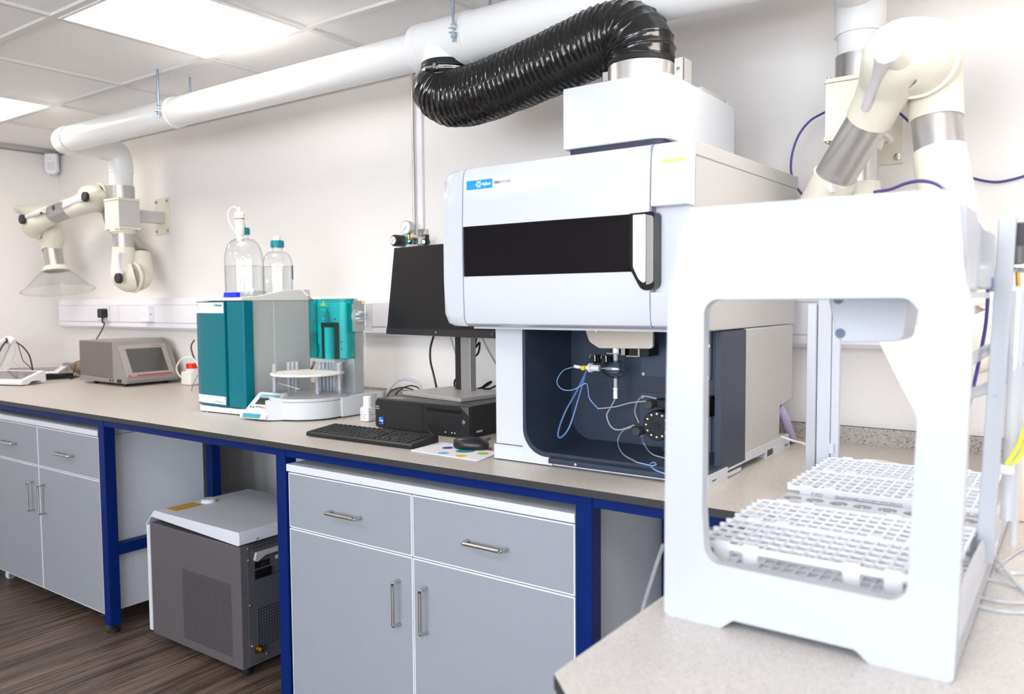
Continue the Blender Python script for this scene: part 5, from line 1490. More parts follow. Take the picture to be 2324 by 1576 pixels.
K = 64; RIBS = 52
u = Vector((1, 0, 0)); rings = []
for i, p in enumerate(pp):
    tg = (pp[min(N, i + 1)] - pp[max(0, i - 1)]).normalized()
    u = (u - tg * u.dot(tg)).normalized(); v = tg.cross(u)
    ring = []
    s = i / N
    endf = min(1, min(s, 1 - s) / .02)
    for k in range(K):
        a = 2 * PI * k / K
        ph = (s * RIBS + k / K) % 1.0
        saw = abs(ph - .5) * 2                     # 1 on the wire, 0 between wires
        wire = max(0, (saw - .80) / .20)
        d = u * math.cos(a) + v * math.sin(a)
        w_ = noise.noise(Vector((s * 60, math.cos(a) * 5, math.sin(a) * 5))) * .0022 + noise.noise(Vector((s * 24 + 9, a * 5.0, 3))) * .0016
        r = (.0895 - .007 * max(0, 1 - s * 9)) + .0042 * wire ** .6 + (1 - saw) * -.0016 + w_ * (1 - wire) * endf
        ring.append(hm.bm.verts.new(p + d * r))
    rings.append(ring)
for a, b in zip(rings[:-1], rings[1:]):
    for k in range(K): hm.face([a[k], a[(k + 1) % K], b[(k + 1) % K], b[k]])
obj('hose_wall', hm, mat('black_vinyl', '#131314', .16, spec=.7, bump=.25, bscale=70), hs, ang=180)
obj('hose_cuff', MB().lathe((XT, DY, 2.094), (0, 0, 1), [(R2 + .003, 0), (R2 + .0055, .002), (R2 + .0045, .022), (R2 + .002, .024)], n=40, cap=False), M_rubber, hs)
b = obj('clip_band', MB().lathe((XT, DY, 2.082), (0, 0, 1), [(R2 + .0055, 0), (R2 + .0072, 0), (R2 + .0072, .009), (R2 + .0055, .009)], n=48, cap=False), M_steel, hs)
bd = Vector((.10, -1, 0)).normalized(); bo = Vector((XT, DY, 2.0865)) + bd * (R2 + .010)
obj('clip_screw', MB().cyl(bo + Vector((-.024, 0, 0)), bo + Vector((.012, .001, 0)), .0055, n=12).box(bo.x + .012, bo.x + .022, bo.y - .006, bo.y + .006, bo.z - .008, bo.z + .008), M_chrome, b)
tz = pp[-1].z
obj('clip_band', MB().lathe((pp[-1].x, pp[-1].y, tz + .004), (0, 0, 1), [(.0845, 0), (.0870, 0), (.0870, .012), (.0845, .012)], n=48, cap=False), M_steel, hs)
obj('hose_cuff', MB().lathe((pp[-1].x, pp[-1].y, tz - .012), (0, 0, 1), [(.0915, 0), (.0925, .001), (.0900, .016), (.084, .017)], n=40, cap=False), M_rubber, hs)

# ---------------------------------------------------------------- jointed fume extraction arms
M_capk = mat('joint_knob', '#2c2c31', .5)
def wall_bracket(t, x, z0, z1, bz0, bz1):
    m = MB().box(x - .0725, x + .0725, -.006, -.0005, z0, z1)
    p = obj('wall_plate', m, M_cream, t, .004)
    for dx in (-.056, .056):
        for z in (z0 + .02, z1 - .02):
            obj('bolt', MB().lathe((x + dx, -.006, z), (0, -1, 0), [(.010, 0), (.010, .002), (.006, .003), (.006, .008), (0, .009)], n=14), M_steel, p)
    obj('wall_bar', MB().box(x - .028, x + .028, -.185, -.006, (bz0 + bz1) / 2 - .032, (bz0 + bz1) / 2 + .032), M_alup, t, .002)
    bx_ = MB().box(x - .0735, x + .0735, -.300, -.180, bz0, bz1)
    bx_.bm.normal_update()
    for f in bx_.bm.faces: f.material_index = 1 if abs(f.normal.x) > .5 else 0
    b = obj('mount_box', bx_, [M_cream, mat('box_side_grey', '#c9c5c4', .4, metal=.2)], t, .002)
    for z in (bz0 - .012, bz1):
        obj('box_cap', MB().prism(rounded(rect(x - .078, x + .078, -.305, -.176), .008), 'z', z, z + .012), M_cream, b, .002)
        for dx in (-.066, .066):
            for y in (-.294, -.187):
                zz = z - .004 if z < bz0 else z + .012
                obj('screw', MB().cyl((x + dx, y, zz), (x + dx, y, zz + .004), .006, n=12), M_steel, b)
    return b

def collar(t, x, z0, z1, r):
    return obj('collar', MB().lathe((x, -.24, z0), (0, 0, 1), [(r, 0), (r, z1 - z0), (r - .006, z1 - z0)], n=40, cap=False), M_alu, t)

def sleeve(t, name, pts, r, m, res=8, parent=None):
    return obj(name, MB().tube(pts, r, n=36, res=res), m, parent or t, ang=50)

def knob(t, c, ax, r=.028, m=None, h=.022):
    return obj('joint_knob', MB().lathe(c, ax, [(r * .9, 0), (r, .003), (r, h - .003), (r - .003, h), (0, h)], n=28), m or M_capk, t)

# left arm
la = thing('extraction_arm', 'cream jointed extraction arm with clear hood on the back wall, left end of the bench', 'extraction arm', (-4.5, -.25, 1.4), 'jointed extraction arms')
lx = -4.325
wall_bracket(la, lx, 1.738, 1.947, 1.760, 1.903)
collar(la, lx, 1.915, 1.985, .066)
obj('neck', MB().lathe((lx, -.24, 1.748), (0, 0, -1), [(.066, 0), (.066, .012), (.058, .016), (.058, .022), (0, .022)], n=36), M_cream, la)
sleeve(la, 'arm_tube', [(lx, -.24, 1.730), (lx + .001, -.24, 1.630)], .0525, M_alu)
# lower joint, front half
J1 = Vector((-4.2743, -0.2150, 1.4870))
jf = sleeve(la, 'elbow', [(lx, -.24, 1.652), (lx, -.241, 1.60), (lx + .004, -.246, 1.548), (lx + .018, -.252, 1.500), (J1.x - .012, -.240, J1.z - .004), (J1.x, -.216, J1.z)], [.0575, .0585, .0615, .068, .076, .079], M_cream)
obj('joint_rim', MB().lathe((J1.x, -.222, J1.z), (0, 1, 0), [(.074, 0), (.086, .002), (.086, .010), (.074, .012)], n=48, cap=False), M_cream, jf)
kc_ = Vector((-4.2234, -0.3220, 1.4791))
knob(jf, kc_ + Vector((0, .004, 0)), (0, -1, 0))
def inlay(parent, pts, r, name='grey_strip'):
    return obj(name, MB().tube(pts, r, n=8, res=6, flat=1.0), M_inlay, parent)
inlay(jf, [kc_ + Vector((0, .014, .02)), (-4.2350, -0.3140, 1.5268), (-4.2542, -0.3090, 1.5796), (-4.2564, -0.3040, 1.6177)], [.014, .010, .010, .010])
# second length: from the lower joint up behind the box to the upper joint
J2 = Vector((-4.6972, -0.1700, 1.9584))
jb = sleeve(la, 'elbow', [(J1.x, -.2155, J1.z), (J1.x - .012, -.188, J1.z + .004), (J1.x - .024, -.165, J1.z + .030), (J1.x - .034, -.155, J1.z + .085), (J1.x - .050, -.150, J1.z + .13)], [.079, .077, .068, .060, .0575], M_cream)
sleeve(la, 'arm_tube', [(J1.x - .046, -.150, J1.z + .12), (J2.x + .10, -.130, J2.z - .16), (J2.x + .03, -.12, J2.z - .07)], .0525, M_alu)
ju = sleeve(la, 'elbow', [(J2.x + .035, -.12, J2.z - .075), (J2.x + .014, -.118, J2.z - .035), (J2.x, -.128, J2.z), (J2.x, -.165, J2.z)], [.0575, .062, .074, .079], M_cream)
obj('joint_rim', MB().lathe((J2.x, -.165, J2.z), (0, -1, 0), [(.074, 0), (.086, .002), (.086, .010), (.074, .012)], n=48, cap=False), M_cream, ju)
# third length, towards the left
K2 = Vector((-4.5142, -0.3450, 1.9339)); K3 = Vector((-5.1146, -0.4220, 1.8435))
A0 = Vector((-4.5777, -0.2620, 1.9349)); A1 = Vector((-4.7599, -0.2620, 1.9114)); A2 = Vector((-4.9071, -0.2620, 1.8992)); A3 = Vector((-4.9564, -0.3100, 1.8702)); A4 = Vector((-5.0611, -0.3380, 1.8439)); A5 = Vector((-5.1438, -0.3320, 1.8261))
uf = sleeve(la, 'elbow', [(J2.x, -.172, J2.z), (J2.x - .004, -.215, J2.z - .004), A0 + Vector((-.005, .0, -.002)), A1, A2], [.079, .077, .066, .0575, .0565], M_cream)
knob(uf, K2 + Vector((0, .012, 0)), (0, -1, 0))
inlay(uf, [K2 + Vector((-.01, .012, -.006)), (-4.6455, -0.3220, 1.9246), (-4.7357, -0.3180, 1.9145), (-4.8132, -0.3160, 1.9029)], [.018, .0135, .013, .013])
sleeve(la, 'arm_tube', [(-4.8415, -0.2680, 1.9016), (-4.9850, -0.3220, 1.8635)], .0525, M_alu)
J3 = Vector((-5.1832, -0.2850, 1.8160))
lf = sleeve(la, 'elbow', [A3, A4, A5, (J3.x - .004, -.315, J3.z + .004), (J3.x, -.287, J3.z)], [.0575, .060, .068, .077, .079], M_cream)
knob(lf, K3 + Vector((.004, .016, 0)), (0, -1, 0))
inlay(lf, [K3 + Vector((.012, .012, .004)), (-5.0813, -0.3970, 1.8587), (-4.9917, -0.3920, 1.8685), (-4.9151, -0.3820, 1.8817)], [.018, .0135, .013, .013])
obj('lock_screw', MB().lathe((-4.9074, -0.3980, 1.8672), (0, -1, 0), [(.007, 0), (.007, .008), (0, .009)], n=12), M_dark, lf)
dk = MB().box(-.010, .010, -.004, .004, -.012, .012, 0, Matrix.Translation((-4.8459, -0.3620, 1.8962)) @ Matrix.Rotation(-.5, 4, 'Y'))
obj('damper_knob', dk, M_capk, lf, .002)
obj('joint_rim', MB().lathe((J3.x, -.292, J3.z), (0, 1, 0), [(.074, 0), (.086, .002), (.086, .010), (.074, .012)], n=48, cap=False), M_cream, lf)
# hood end
lb_ = sleeve(la, 'elbow', [(J3.x, -.2855, J3.z), (J3.x + .006, -.258, J3.z), (J3.x + .030, -.240, J3.z - .018), (J3.x + .050, -.236, J3.z - .06), (-5.1554, -0.2360, 1.6947), (-5.1512, -0.2360, 1.6784)], [.079, .076, .066, .060, .0575, .0575], M_cream)
hd0 = Vector((-5.1559, -0.2360, 1.6893)); hd1 = Vector((-5.1213, -0.2360, 1.5675))
sleeve(la, 'arm_tube', [hd0, hd1], .0525, M_alu)
hax = (hd1 - hd0).normalized() * .97 + Vector((-.10, 0, 0)); hax.normalize()
obj('hood_flange', MB().lathe(hd1 - hax * .008, hax, [(.058, 0), (.066, .004), (.068, .016), (.080, .026), (.080, .032), (.06, .032)], n=40, cap=False), M_cream, la)
M_dome = glassy('clear_hood', '#fbfbfb', .15, .6, '#eeedeb', fres=.30)
M_dome2 = M_dome
obj('hood', MB().lathe(hd1 + hax * .022, hax, [(.070, 0), (.082, .006), (.115, .034), (.150, .074), (.178, .104), (.192, .116), (.206, .120), (.206, .123), (.192, .119)], n=64, cap=False), M_dome, la, ang=60)
hl = [(-5.1979, -0.2600, 1.8988), (-5.3470, -0.2600, 1.9200), (-5.4646, -0.2600, 1.9447), (-5.6115, -0.2600, 1.9581), (-5.7384, -0.2600, 1.9645), (-5.7706, -0.2600, 1.9668)]
sleeve(la, 'arm_handle', hl, [.050, .040, .024, .018, .016, .010], M_cream)
obj('maker_label', MB().tube([(lx - .010, -.2935, 1.712), (lx + .006, -.2935, 1.712)], .001, n=6), M_black, la)

# right arm
ra = thing('extraction_arm', 'cream jointed extraction arm with silver sections behind the white tube robot', 'extraction arm', (-.5, -.3, 1.4), 'jointed extraction arms')
wall_bracket(ra, sx, 1.738, 1.947, 1.783, 1.927)
collar(ra, sx, 1.939, 2.002, .0625)
obj('neck', MB().lathe((sx, -.24, 1.771), (0, 0, -1), [(.066, 0), (.060, .022), (.056, .026), (0, .026)], n=36), M_cream, ra)
sleeve(ra, 'arm_tube', [(sx, -.24, 1.750), (sx, -.24, 1.62)], .0525, M_alu)
sleeve(ra, 'elbow', [(sx, -.24, 1.66), (sx, -.24, 1.60), (sx, -.25, 1.52), (sx + .02, -.28, 1.47)], [.0575, .060, .070, .079], M_cream)
J = Vector((-0.3398, -0.5000, 1.9016))
a0, a1, a2, a3 = Vector((-0.5958, -0.3300, 1.5920)), Vector((-0.5517, -0.3700, 1.6624)), Vector((-0.4457, -0.4500, 1.7946)), Vector((-0.4033, -0.5000, 1.8542))
low = sleeve(ra, 'elbow', [a0 + (a0 - a1) * .8, a0, a1 + (a2 - a1) * .03], [.066, .0585, .0565], M_cream)
inlay(low, [(-0.5448, -0.4350, 1.6215), (-0.5347, -0.4370, 1.6249)], .012)
sleeve(ra, 'arm_tube', [a1 - (a2 - a1) * .1, a2 + (a2 - a1) * .05], .0515, M_alu)
upp = sleeve(ra, 'elbow', [a2 - (a2 - a1) * .06, a2 + (a3 - a2) * .4, a3, (J.x - .030, -.560, J.z - .006), (J.x - .008, -.535, J.z), (J.x, -.504, J.z)], [.0560, .0575, .063, .076, .084, .086], M_cream)
obj('joint_rim', MB().lathe((J.x, -.505, J.z), (0, 1, 0), [(.083, 0), (.092, .002), (.092, .010), (.083, .012)], n=56, cap=False), M_cream, upp)
kp_ = Vector((-0.3713, -0.6650, 1.8928))
obj('knob_stem', MB().lathe(kp_ + Vector((.012, .055, -.004)), Vector((-.2, -1, .06)), [(.040, 0), (.034, .03), (.031, .048), (0, .048)], n=28), M_cream, upp)
obj('joint_knob', MB().lathe(kp_ + Vector((0, .012, 0)), (-.1, -1, .03), [(.028, 0), (.028, .006), (.026, .009), (0, .010)], n=30), M_inlay, upp)
inlay(upp, [(-0.3775, -0.6680, 1.8734), (-0.3978, -0.6220, 1.8519), (-0.4214, -0.5720, 1.8268), (-0.4436, -0.5280, 1.7979)], [.020, .012, .0105, .0105])
bk_ = sleeve(ra, 'elbow', [(J.x, -.490, J.z), (J.x + .012, -.455, J.z - .004), (-0.3213, -0.4200, 1.8839), (-0.3105, -0.4200, 1.8198), (-0.3060, -0.4250, 1.7694)], [.086, .082, .068, .061, .0595], M_cream)
sleeve(ra, 'arm_tube', [(-0.3084, -0.4240, 1.7875), (-0.2947, -0.4400, 1.6847)], .0545, M_alu)
sleeve(ra, 'elbow', [(-0.2967, -0.4400, 1.6932), (-0.2857, -0.4500, 1.6308), (-0.2685, -0.4650, 1.5559), (-0.2360, -0.4900, 1.4407)], [.0585, .0590, .060, .062], M_cream)
JJ = Vector((-0.2225, -0.5000, 1.3192))
e_ = sleeve(ra, 'elbow', [(-0.2411, -0.4880, 1.4612), (-0.2306, -0.4700, 1.3802), (JJ.x, -.455, JJ.z + .01), (JJ.x, -.49, JJ.z)], [.062, .066, .076, .082], mat('warm_cream', '#e9dccb', .4))
obj('joint_rim', MB().lathe((JJ.x, -.492, JJ.z), (0, -1, 0), [(.080, 0), (.090, .002), (.090, .012), (.080, .014)], n=48, cap=False), M_cream, e_)
obj('grey_strip', MB().box(-.05, .075, -.004, .004, -.012, .012, 0, Matrix.Translation((JJ.x + .02, -.512, JJ.z + .02)) @ Matrix.Rotation(.5, 4, 'Y')), M_alup, e_)
hx_ = Vector((-.88, -.17, -.43)).normalized(); h0 = Vector((-0.2203, -0.5000, 1.2233))
obj('hood_flange', MB().lathe(h0, hx_, [(.058, 0), (.066, .02), (.080, .035), (.06, .036)], n=40, cap=False), M_cream, ra)
obj('hood', MB().lathe(h0 + hx_ * .03, hx_, [(.078, 0), (.090, .02), (.105, .06), (.118, .10), (.126, .125), (.128, .128)], n=64, cap=False), glassy('frosted_hood', '#f6f9fc', .2, .5, '#e8edf2', body=.55, body_col='#fbfcfe', fres=.3), ra, ang=60)
obj('hood_elbow', MB().tube([(JJ.x + .01, -.50, JJ.z - .02), (JJ.x + .03, -.50, JJ.z - .06), h0 - hx_ * .03, h0 + hx_ * .01], [.07, .066, .060, .058], n=32, res=6), M_cream, ra)

# purple network cable
tag(obj('cable', MB().tube([(-0.6314, -0.1000, 1.8988), (-0.6551, -0.1000, 1.8919), (-0.6904, -0.1000, 1.8748), (-0.7210, -0.1000, 1.8395), (-0.7400, -0.1000, 1.7891), (-0.7446, -0.1000, 1.7366), (-0.7335, -0.1000, 1.6958), (-0.7135, -0.1000, 1.6636), (-0.6846, -0.1000, 1.6389), (-0.6486, -0.0900, 1.6174)], .0035, n=8), M_cbpurple), 'purple cable looping down the wall between spectrometer and extraction arm', 'cable')
tag(obj('cable', MB().tube([(-0.4673, -0.0500, 1.8873), (-0.4437, -0.0500, 1.8640), (-0.4144, -0.0500, 1.8278), (-0.3752, -0.0400, 1.7628), (-0.3198, -0.0300, 1.6993), (-0.2739, -0.0200, 1.6778), (-0.2404, -0.0120, 1.6659), (-0.2091, -0.0090, 1.6609), (-0.1732, -0.0080, 1.6649), (-0.1430, -0.0080, 1.6727), (-0.0554, -0.0080, 1.6965)], .0035, n=8), M_cbpurple), 'purple cable crossing the wall at the right behind the extraction arm', 'cable')
tag(obj('cable', MB().tube([(-0.3685, -0.7800, 1.5662), (-0.3277, -0.8400, 1.5617), (-0.2895, -0.9000, 1.5629), (-0.2552, -0.9500, 1.5590), (-0.2228, -1.0000, 1.5448), (-0.1979, -1.0300, 1.5227), (-0.1717, -1.0500, 1.4891), (-0.1440, -1.0200, 1.4228), (-0.1444, -0.9500, 1.3716), (-0.1499, -0.9000, 1.2999), (-0.1632, -0.8600, 1.2239), (-0.1767, -0.8400, 1.1540), (-0.1881, -0.8200, 1.0992), (-0.1969, -0.8000, 1.0518), (-0.2721, -0.1238, .905)], .0035, n=8), M_cbpurple), 'purple cable draped over the top of the white tube robot', 'cable')

# ---------------------------------------------------------------- white tube handling robot in the foreground
M_rw = mat('robot_white', '#b1b4bb', .22, spec=.5); M_rg = mat('robot_grey', '#bfc2ca', .4)
M_rack = mat('rack_plastic', '#dfe2e8', .35)
AX, AY = -.474, -1.576
rb_ = thing('tube_robot', 'large white tube handling robot with open front frame in the foreground', 'laboratory robot', (-.29, -1.3, .9))
def ap(pts): return [(AX + x, .9 + h) for x, h in pts]
outer = rounded(ap([(0, .0), (.083, 0), (.101, .015), (.254, .013), (.269, 0), (.361, 0), (.364, .10), (.369, .30), (.371, .432), (.362, .465), (.354, .567), (.030, .567), (.010, .468), (.004, .44), (.001, .25)]), [.007, .010, .012, .012, .010, .007, .05, .05, .03, .05, .022, .022, .05, .03, .05], 6)
inner = rounded(ap([(.056, .4445), (.317, .4455), (.317, .30), (.310, .083), (.060, .087), (.0555, .16)]), [.020, .022, .05, .022, .022, .05], 7)
obj('front_frame', MB().ring(outer, inner, 'y', AY, AY + .020), M_rw, rb_, .006, seg=3)
for x, h in ((.049, .553), (.326, .553), (.026, .477), (.344, .478), (.164, .477), (.207, .477)):
    obj('screw_cap', MB().lathe((AX + x, AY - .0004, .9 + h), (0, -1, 0), [(.0086, 0), (.0086, .0003), (.0078, .0010), (0, .0011)], n=28), M_rw, rb_)
Y0, Y1 = AY + .020, -.735
bs = MB().box(AX + .006, AX + .358, Y0, Y1, .908, .928)
bs.box(AX + .004, AX + .360, Y0, Y1, .904, .908)
obj('base_tray', bs, M_rw, rb_, .002)
for x in (AX + .03, AX + .33):
    for y in (Y0 + .25, Y1 - .04):
        obj('foot', MB().lathe((x, y, .9), (0, 0, 1), [(0, 0), (.012, 0), (.012, .005), (0, .005)], n=14), M_rubber, rb_)
sw_ = MB().prism([(Y0, .928), (Y1, .928), (Y1, .962), (Y0 + .06, .990), (Y0, 1.00)], 'x', AX + .354, AX + .359)
obj('side_wall', sw_, glassy('side_acrylic', '#f4f5f8', .3, .4, '#d9dde6', body=.5, body_col='#f0f1f5'), rb_, .001)
obj('side_slot', MB().box(AX + .3588, AX + .3598, Y0 + .10, Y0 + .19, .955, .958), M_rg, rb_)
# gantry cover on top
gc_ = MB().prism([(Y0 - .002, 1.352), (Y0 - .002, 1.452), (-1.452, 1.452), (-1.445, 1.446), (-1.41, 1.352)], 'x', AX + .030, AX + .361)
obj('gantry_cover', gc_, M_rg, rb_, .005)
g2 = MB().prism([(-1.448, 1.356), (-1.448, 1.440), (-1.400, 1.434), (-1.25, 1.436), (-1.235, 1.356)], 'x', AX + .030, AX + .364)
obj('gantry_rear_cover', g2, M_rw, rb_, .004)
obj('gantry_underside', MB().box(AX + .034, AX + .358, Y0, -1.235, 1.343, 1.352), mat('robot_shade_grey', '#c9cbd6', .5), rb_, .001)
obj('gantry_latch', MB().box(AX + .362, AX + .366, -1.29, -1.27, 1.352, 1.372), mat('latch_blue', '#5f6f96', .4), rb_)
# travelling head
hp = rounded([(-0.3183, 1.343), (-0.2066, 1.343), (-0.2148, 1.2810), (-0.3047, 1.2782)], [.002, .002, .014, .016], 6)
hd = obj('travelling_head', MB().prism(hp, 'y', -1.335, -1.245), M_rg, rb_, .006, seg=3)
for p in ((-0.3005, -1.3350, 1.2918), (-0.3039, -1.3350, 1.3434)):
    obj('screw_hole', MB().lathe(p, (0, -1, 0), [(.0075, 0), (.0075, .0006), (.005, .0008), (0, .0004)], n=22), mat('hole_grey', '#5f6c80', .5) if 'hole_grey' not in bpy.data.materials else bpy.data.materials['hole_grey'], hd)
# rear posts
PY = -.742
lx0, lx1 = -0.5111, -0.4907
obj('rear_post', MB().box(lx0, lx1, PY - .008, PY + .02, .901, 1.3322), M_rw, rb_, .002)
pr2 = MB().box(lx1 + .001, -0.4611, PY, PY + .02, .901, 1.3460).box(-0.4611 + .0005, -0.4433, PY + .006, PY + .02, .901, 1.3460)
obj('rear_rail', pr2, M_rg, rb_, .0015)
obj('rail_clip', MB().box(-0.4627, -0.4514, PY - .004, PY + .006, 0.9970, 1.0189), M_rg, rb_, .001)
p0 = Vector((-0.1155, -1.2200, 0.9451)); p1 = Vector((-0.0974, -1.2200, 1.4604))
dx = .0115
sp_ = MB().hexa([(p0.x - dx, -1.226, p0.z), (p0.x + dx, -1.226, p0.z), (p0.x + dx, -1.214, p0.z), (p0.x - dx, -1.214, p0.z), (p1.x - dx, -1.226, p1.z), (p1.x + dx, -1.226, p1.z), (p1.x + dx, -1.214, p1.z), (p1.x - dx, -1.214, p1.z)])
po = obj('side_post', sp_, M_rw, rb_, .002)
for u in ((-0.1167, -1.2265, 0.9709), (-0.1072, -1.2265, 1.1979)):
    obj('post_slot', MB().box(u[0] - .003, u[0] + .003, -1.2268, -1.2262, u[2] - .0015, u[2] + .0015), mat('slot_grey', '#9aa0ad', .5) if 'slot_grey' not in bpy.data.materials else bpy.data.materials['slot_grey'], po)
# fittings and tubes on the right side
tv = obj('valve_block', MB().box(-0.0955, -0.0955 + .05, -1.20, -1.16, 1.3994, 1.4545), M_dark, rb_, .003)
obj('valve_screw', MB().cyl((-0.0926, -1.2000, 1.3904), (-0.0739, -1.2000, 1.3885), .009, n=16), M_chrome, tv)
obj('valve_pin', MB().cyl((-0.0852, -1.2000, 1.3831), (-0.0836, -1.2000, 1.3603), .003, n=10), M_brass, tv)
obj('valve_cap', MB().cyl((-0.0845, -1.2000, 1.4186), (-0.0838, -1.2000, 1.3927), .012, n=18), mat('valve_cap_grey', '#5d5f5c', .4), tv)
M_ctube = glassy('clear_hose', '#eef1f4', .5, .55, '#c3cad6', body=.30, body_col='#eef1f6')
def rtube(name, pts, r, m): return obj(name, MB().tube(pts, r, n=12, res=8), m, rb_)
rtube('riser_tube', [(-0.0835, -1.1900, 1.3539), (-0.0862, -1.1900, 1.1955), (-0.0896, -1.1900, 1.0071)], .010, M_ctube)
rtube('riser_tube', [(-0.0789, -1.1600, 1.3273), (-0.0804, -1.1600, 1.1589), (-0.0824, -1.1600, 0.9598)], .006, M_ctube)
rtube('yellow_tube', [(-0.0681, -1.2000, 1.1583), (-0.0772, -1.2000, 1.1245), (-0.0921, -1.2000, 1.0930)], .0028, mat('yellow_tubing', '#eeea3c', .4))
rtube('yellow_tube', [(-0.0655, -1.2000, 1.1421), (-0.0735, -1.2000, 1.1117), (-0.0842, -1.2000, 1.0939)], .0028, bpy.data.materials['yellow_tubing'])
obj('tube_clip', MB().box(-0.1045, -0.0819, -1.208, -1.190, 1.0793, 1.0920), M_rack, rb_, .002)
rtube('rinse_tube', [(-0.1747, -1.0000, 1.2249), (-0.1529, -1.0200, 1.2424), (-0.1280, -1.0500, 1.2584), (-0.0982, -1.1200, 1.2609), (-0.0721, -1.1600, 1.2371)], .0095, M_ctube)
rtube('rinse_tube', [(-0.1770, -1.0000, 1.1742), (-0.1515, -1.0200, 1.1816), (-0.1265, -1.0500, 1.1964), (-0.0986, -1.1000, 1.2210)], .0095, M_ctube)
rtube('green_tag', [(-0.1343, -1.0500, 1.2582), (-0.1266, -1.0500, 1.2555)], .0045, mat('tag_green', '#1d9a8f', .4))
rtube('green_tag', [(-0.1039, -1.1300, 1.2544), (-0.0973, -1.1300, 1.2490)], .0045, bpy.data.materials['tag_green'])

# sample racks: open lattices with posts
def rack(label, x0, x1, y0, y1, z0, z1, nx, ny, group, fxs=(-.420, -.378, -.243, -.192)):
    t = thing('tube_rack', label, 'tube rack', ((x0 + x1) / 2, (y0 + y1) / 2, z0), group)
    w = .0034
    for nm, z in (('top_grid', z1), ('bottom_grid', z0 + .008)):
        m = MB()
        for i in range(nx + 1):
            x = x0 + (x1 - x0) * i / nx
            m.box(x - w / 2, x + w / 2, y0, y1, z - .0040, z)
        for j in range(ny + 1):
            y = y0 + (y1 - y0) * j / ny
            m.box(x0, x1, y - w / 2, y + w / 2, z - .0042, z + .0002)
        if nm == 'top_grid':
            m.box(x0 - .002, x1 + .002, y0 - .003, y0 + .001, z - .008, z + .001).box(x0 - .002, x1 + .002, y1 - .001, y1 + .003, z - .008, z + .001)
            for j in range(ny):
                yy = y0 + (y1 - y0) * (j + .5) / ny
                m.cyl((x0 - .003, yy, z - .004), (x0 - .003, yy, z + .002), .005, n=10)
        else:
            m.box(x0, x1, y0 - .002, y1 + .002, z - .008, z - .0045)
        obj(nm, m, M_rack, t)
    for x in fxs:
        for y in (y0 - .0035, y1 - .0005):
            obj('post', MB().prism(rounded(rect(x - .011, x + .011, z0, z1 + .004), .003), 'y', y, y + .005), M_rack, t, .001)
    return t
RX0, RX1 = -.452, -.130
rack('frosted white tube rack right behind the robot front frame, nearest the camera', RX0, RX1, -1.497, -1.361, .929, .992, 18, 5, 'white tube racks on the robot tray')
rack('frosted white tube rack in second place from the robot front', RX0, RX1, -1.349, -1.216, .929, .992, 18, 5, 'white tube racks on the robot tray')
rack('frosted white tube rack just behind the strip of round holes', RX0, RX1, -1.070, -.915, .929, .990, 18, 5, 'white tube racks on the robot tray')
rack('frosted white tube rack farthest back on the robot tray', RX0, RX1, -.900, -.752, .929, .990, 18, 5, 'white tube racks on the robot tray')
sr_ = thing('standards_rack', 'white plate with two rows of round holes between the tube racks', 'tube rack', (-.29, -1.15, .929))
m = MB()
n = 8; px = (RX1 - RX0) / n; py = .120 / 2
for i in range(n):
    for j in range(2):
        cx = RX0 + px * (i + .5); cy_ = -1.205 + py * (j + .5); r = .0155; K_ = 20
        circ = [(cx + r * math.cos(2 * PI * k / K_), cy_ + r * math.sin(2 * PI * k / K_)) for k in range(K_)]
        m.ring(rect(cx - px / 2, cx + px / 2, cy_ - py / 2, cy_ + py / 2), circ, 'z', .974, .978)
bmesh.ops.remove_doubles(m.bm, verts=m.bm.verts, dist=1e-5)
obj('top_plate', m, M_rw, sr_)
obj('bottom_plate', MB().box(RX0, RX1, -1.205, -1.085, .929, .934), M_rg, sr_)
for x in (RX0 + .003, RX1 - .003):
    obj('end_wall', MB().box(x - .003, x + .003, -1.205, -1.085, .934, .974), M_rw, sr_)

# loose clear tubing coiled on the peninsula right of the robot
for i, (pts, lab) in enumerate((
    ([(-0.0754, -0.9345, 0.9030), (-0.0982, -1.0379, 0.9030), (-0.1080, -1.1003, 0.9035), (-0.0926, -1.1189, 0.9045), (-0.0637, -1.1041, 0.9045)], 'clear tube, rearmost coil on the worktop right of the robot'),
    ([(-0.1156, -1.1681, 0.9035), (-0.0979, -1.1679, 0.9035), (-0.0798, -1.1788, 0.9035), (-0.0597, -1.1832, 0.9035)], 'clear tube, second coil on the worktop right of the robot'),
    ([(-0.1213, -1.2627, 0.9035), (-0.1017, -1.2639, 0.9035), (-0.0799, -1.2614, 0.9035), (-0.0566, -1.2453, 0.9035)], 'clear tube, third coil on the worktop right of the robot'),
    ([(-0.1201, -1.3033, 0.9035), (-0.0981, -1.3060, 0.9035), (-0.0771, -1.3032, 0.9035), (-0.0544, -1.2895, 0.9035)], 'clear tube, frontmost coil on the worktop right of the robot'),
    ([(-0.0919, -1.1800, 1.0044), (-0.1032, -1.1800, 0.9682), (-0.1035, -1.2000, 0.9514), (-0.0956, -1.1221, 0.9120), (-0.0739, -1.1831, 0.9060), (-0.0584, -1.2087, 0.9035)], 'clear tube hanging down from the robot riser to the worktop'),
)):
    tag(obj('tubing', MB().tube(pts, .0026, n=8), bpy.data.materials['clear_tubing'] if i > 9 else M_ctube), lab, 'tubing')
bxx = -0.1056
tag(obj('cardboard_box', MB().box(bxx, bxx + .30, -.75, -.45, .9005, 1.02), mat('beige_card', '#e3cdb6', .7), None, .003), 'beige box on the worktop at the right picture edge behind the robot tubes', 'box')
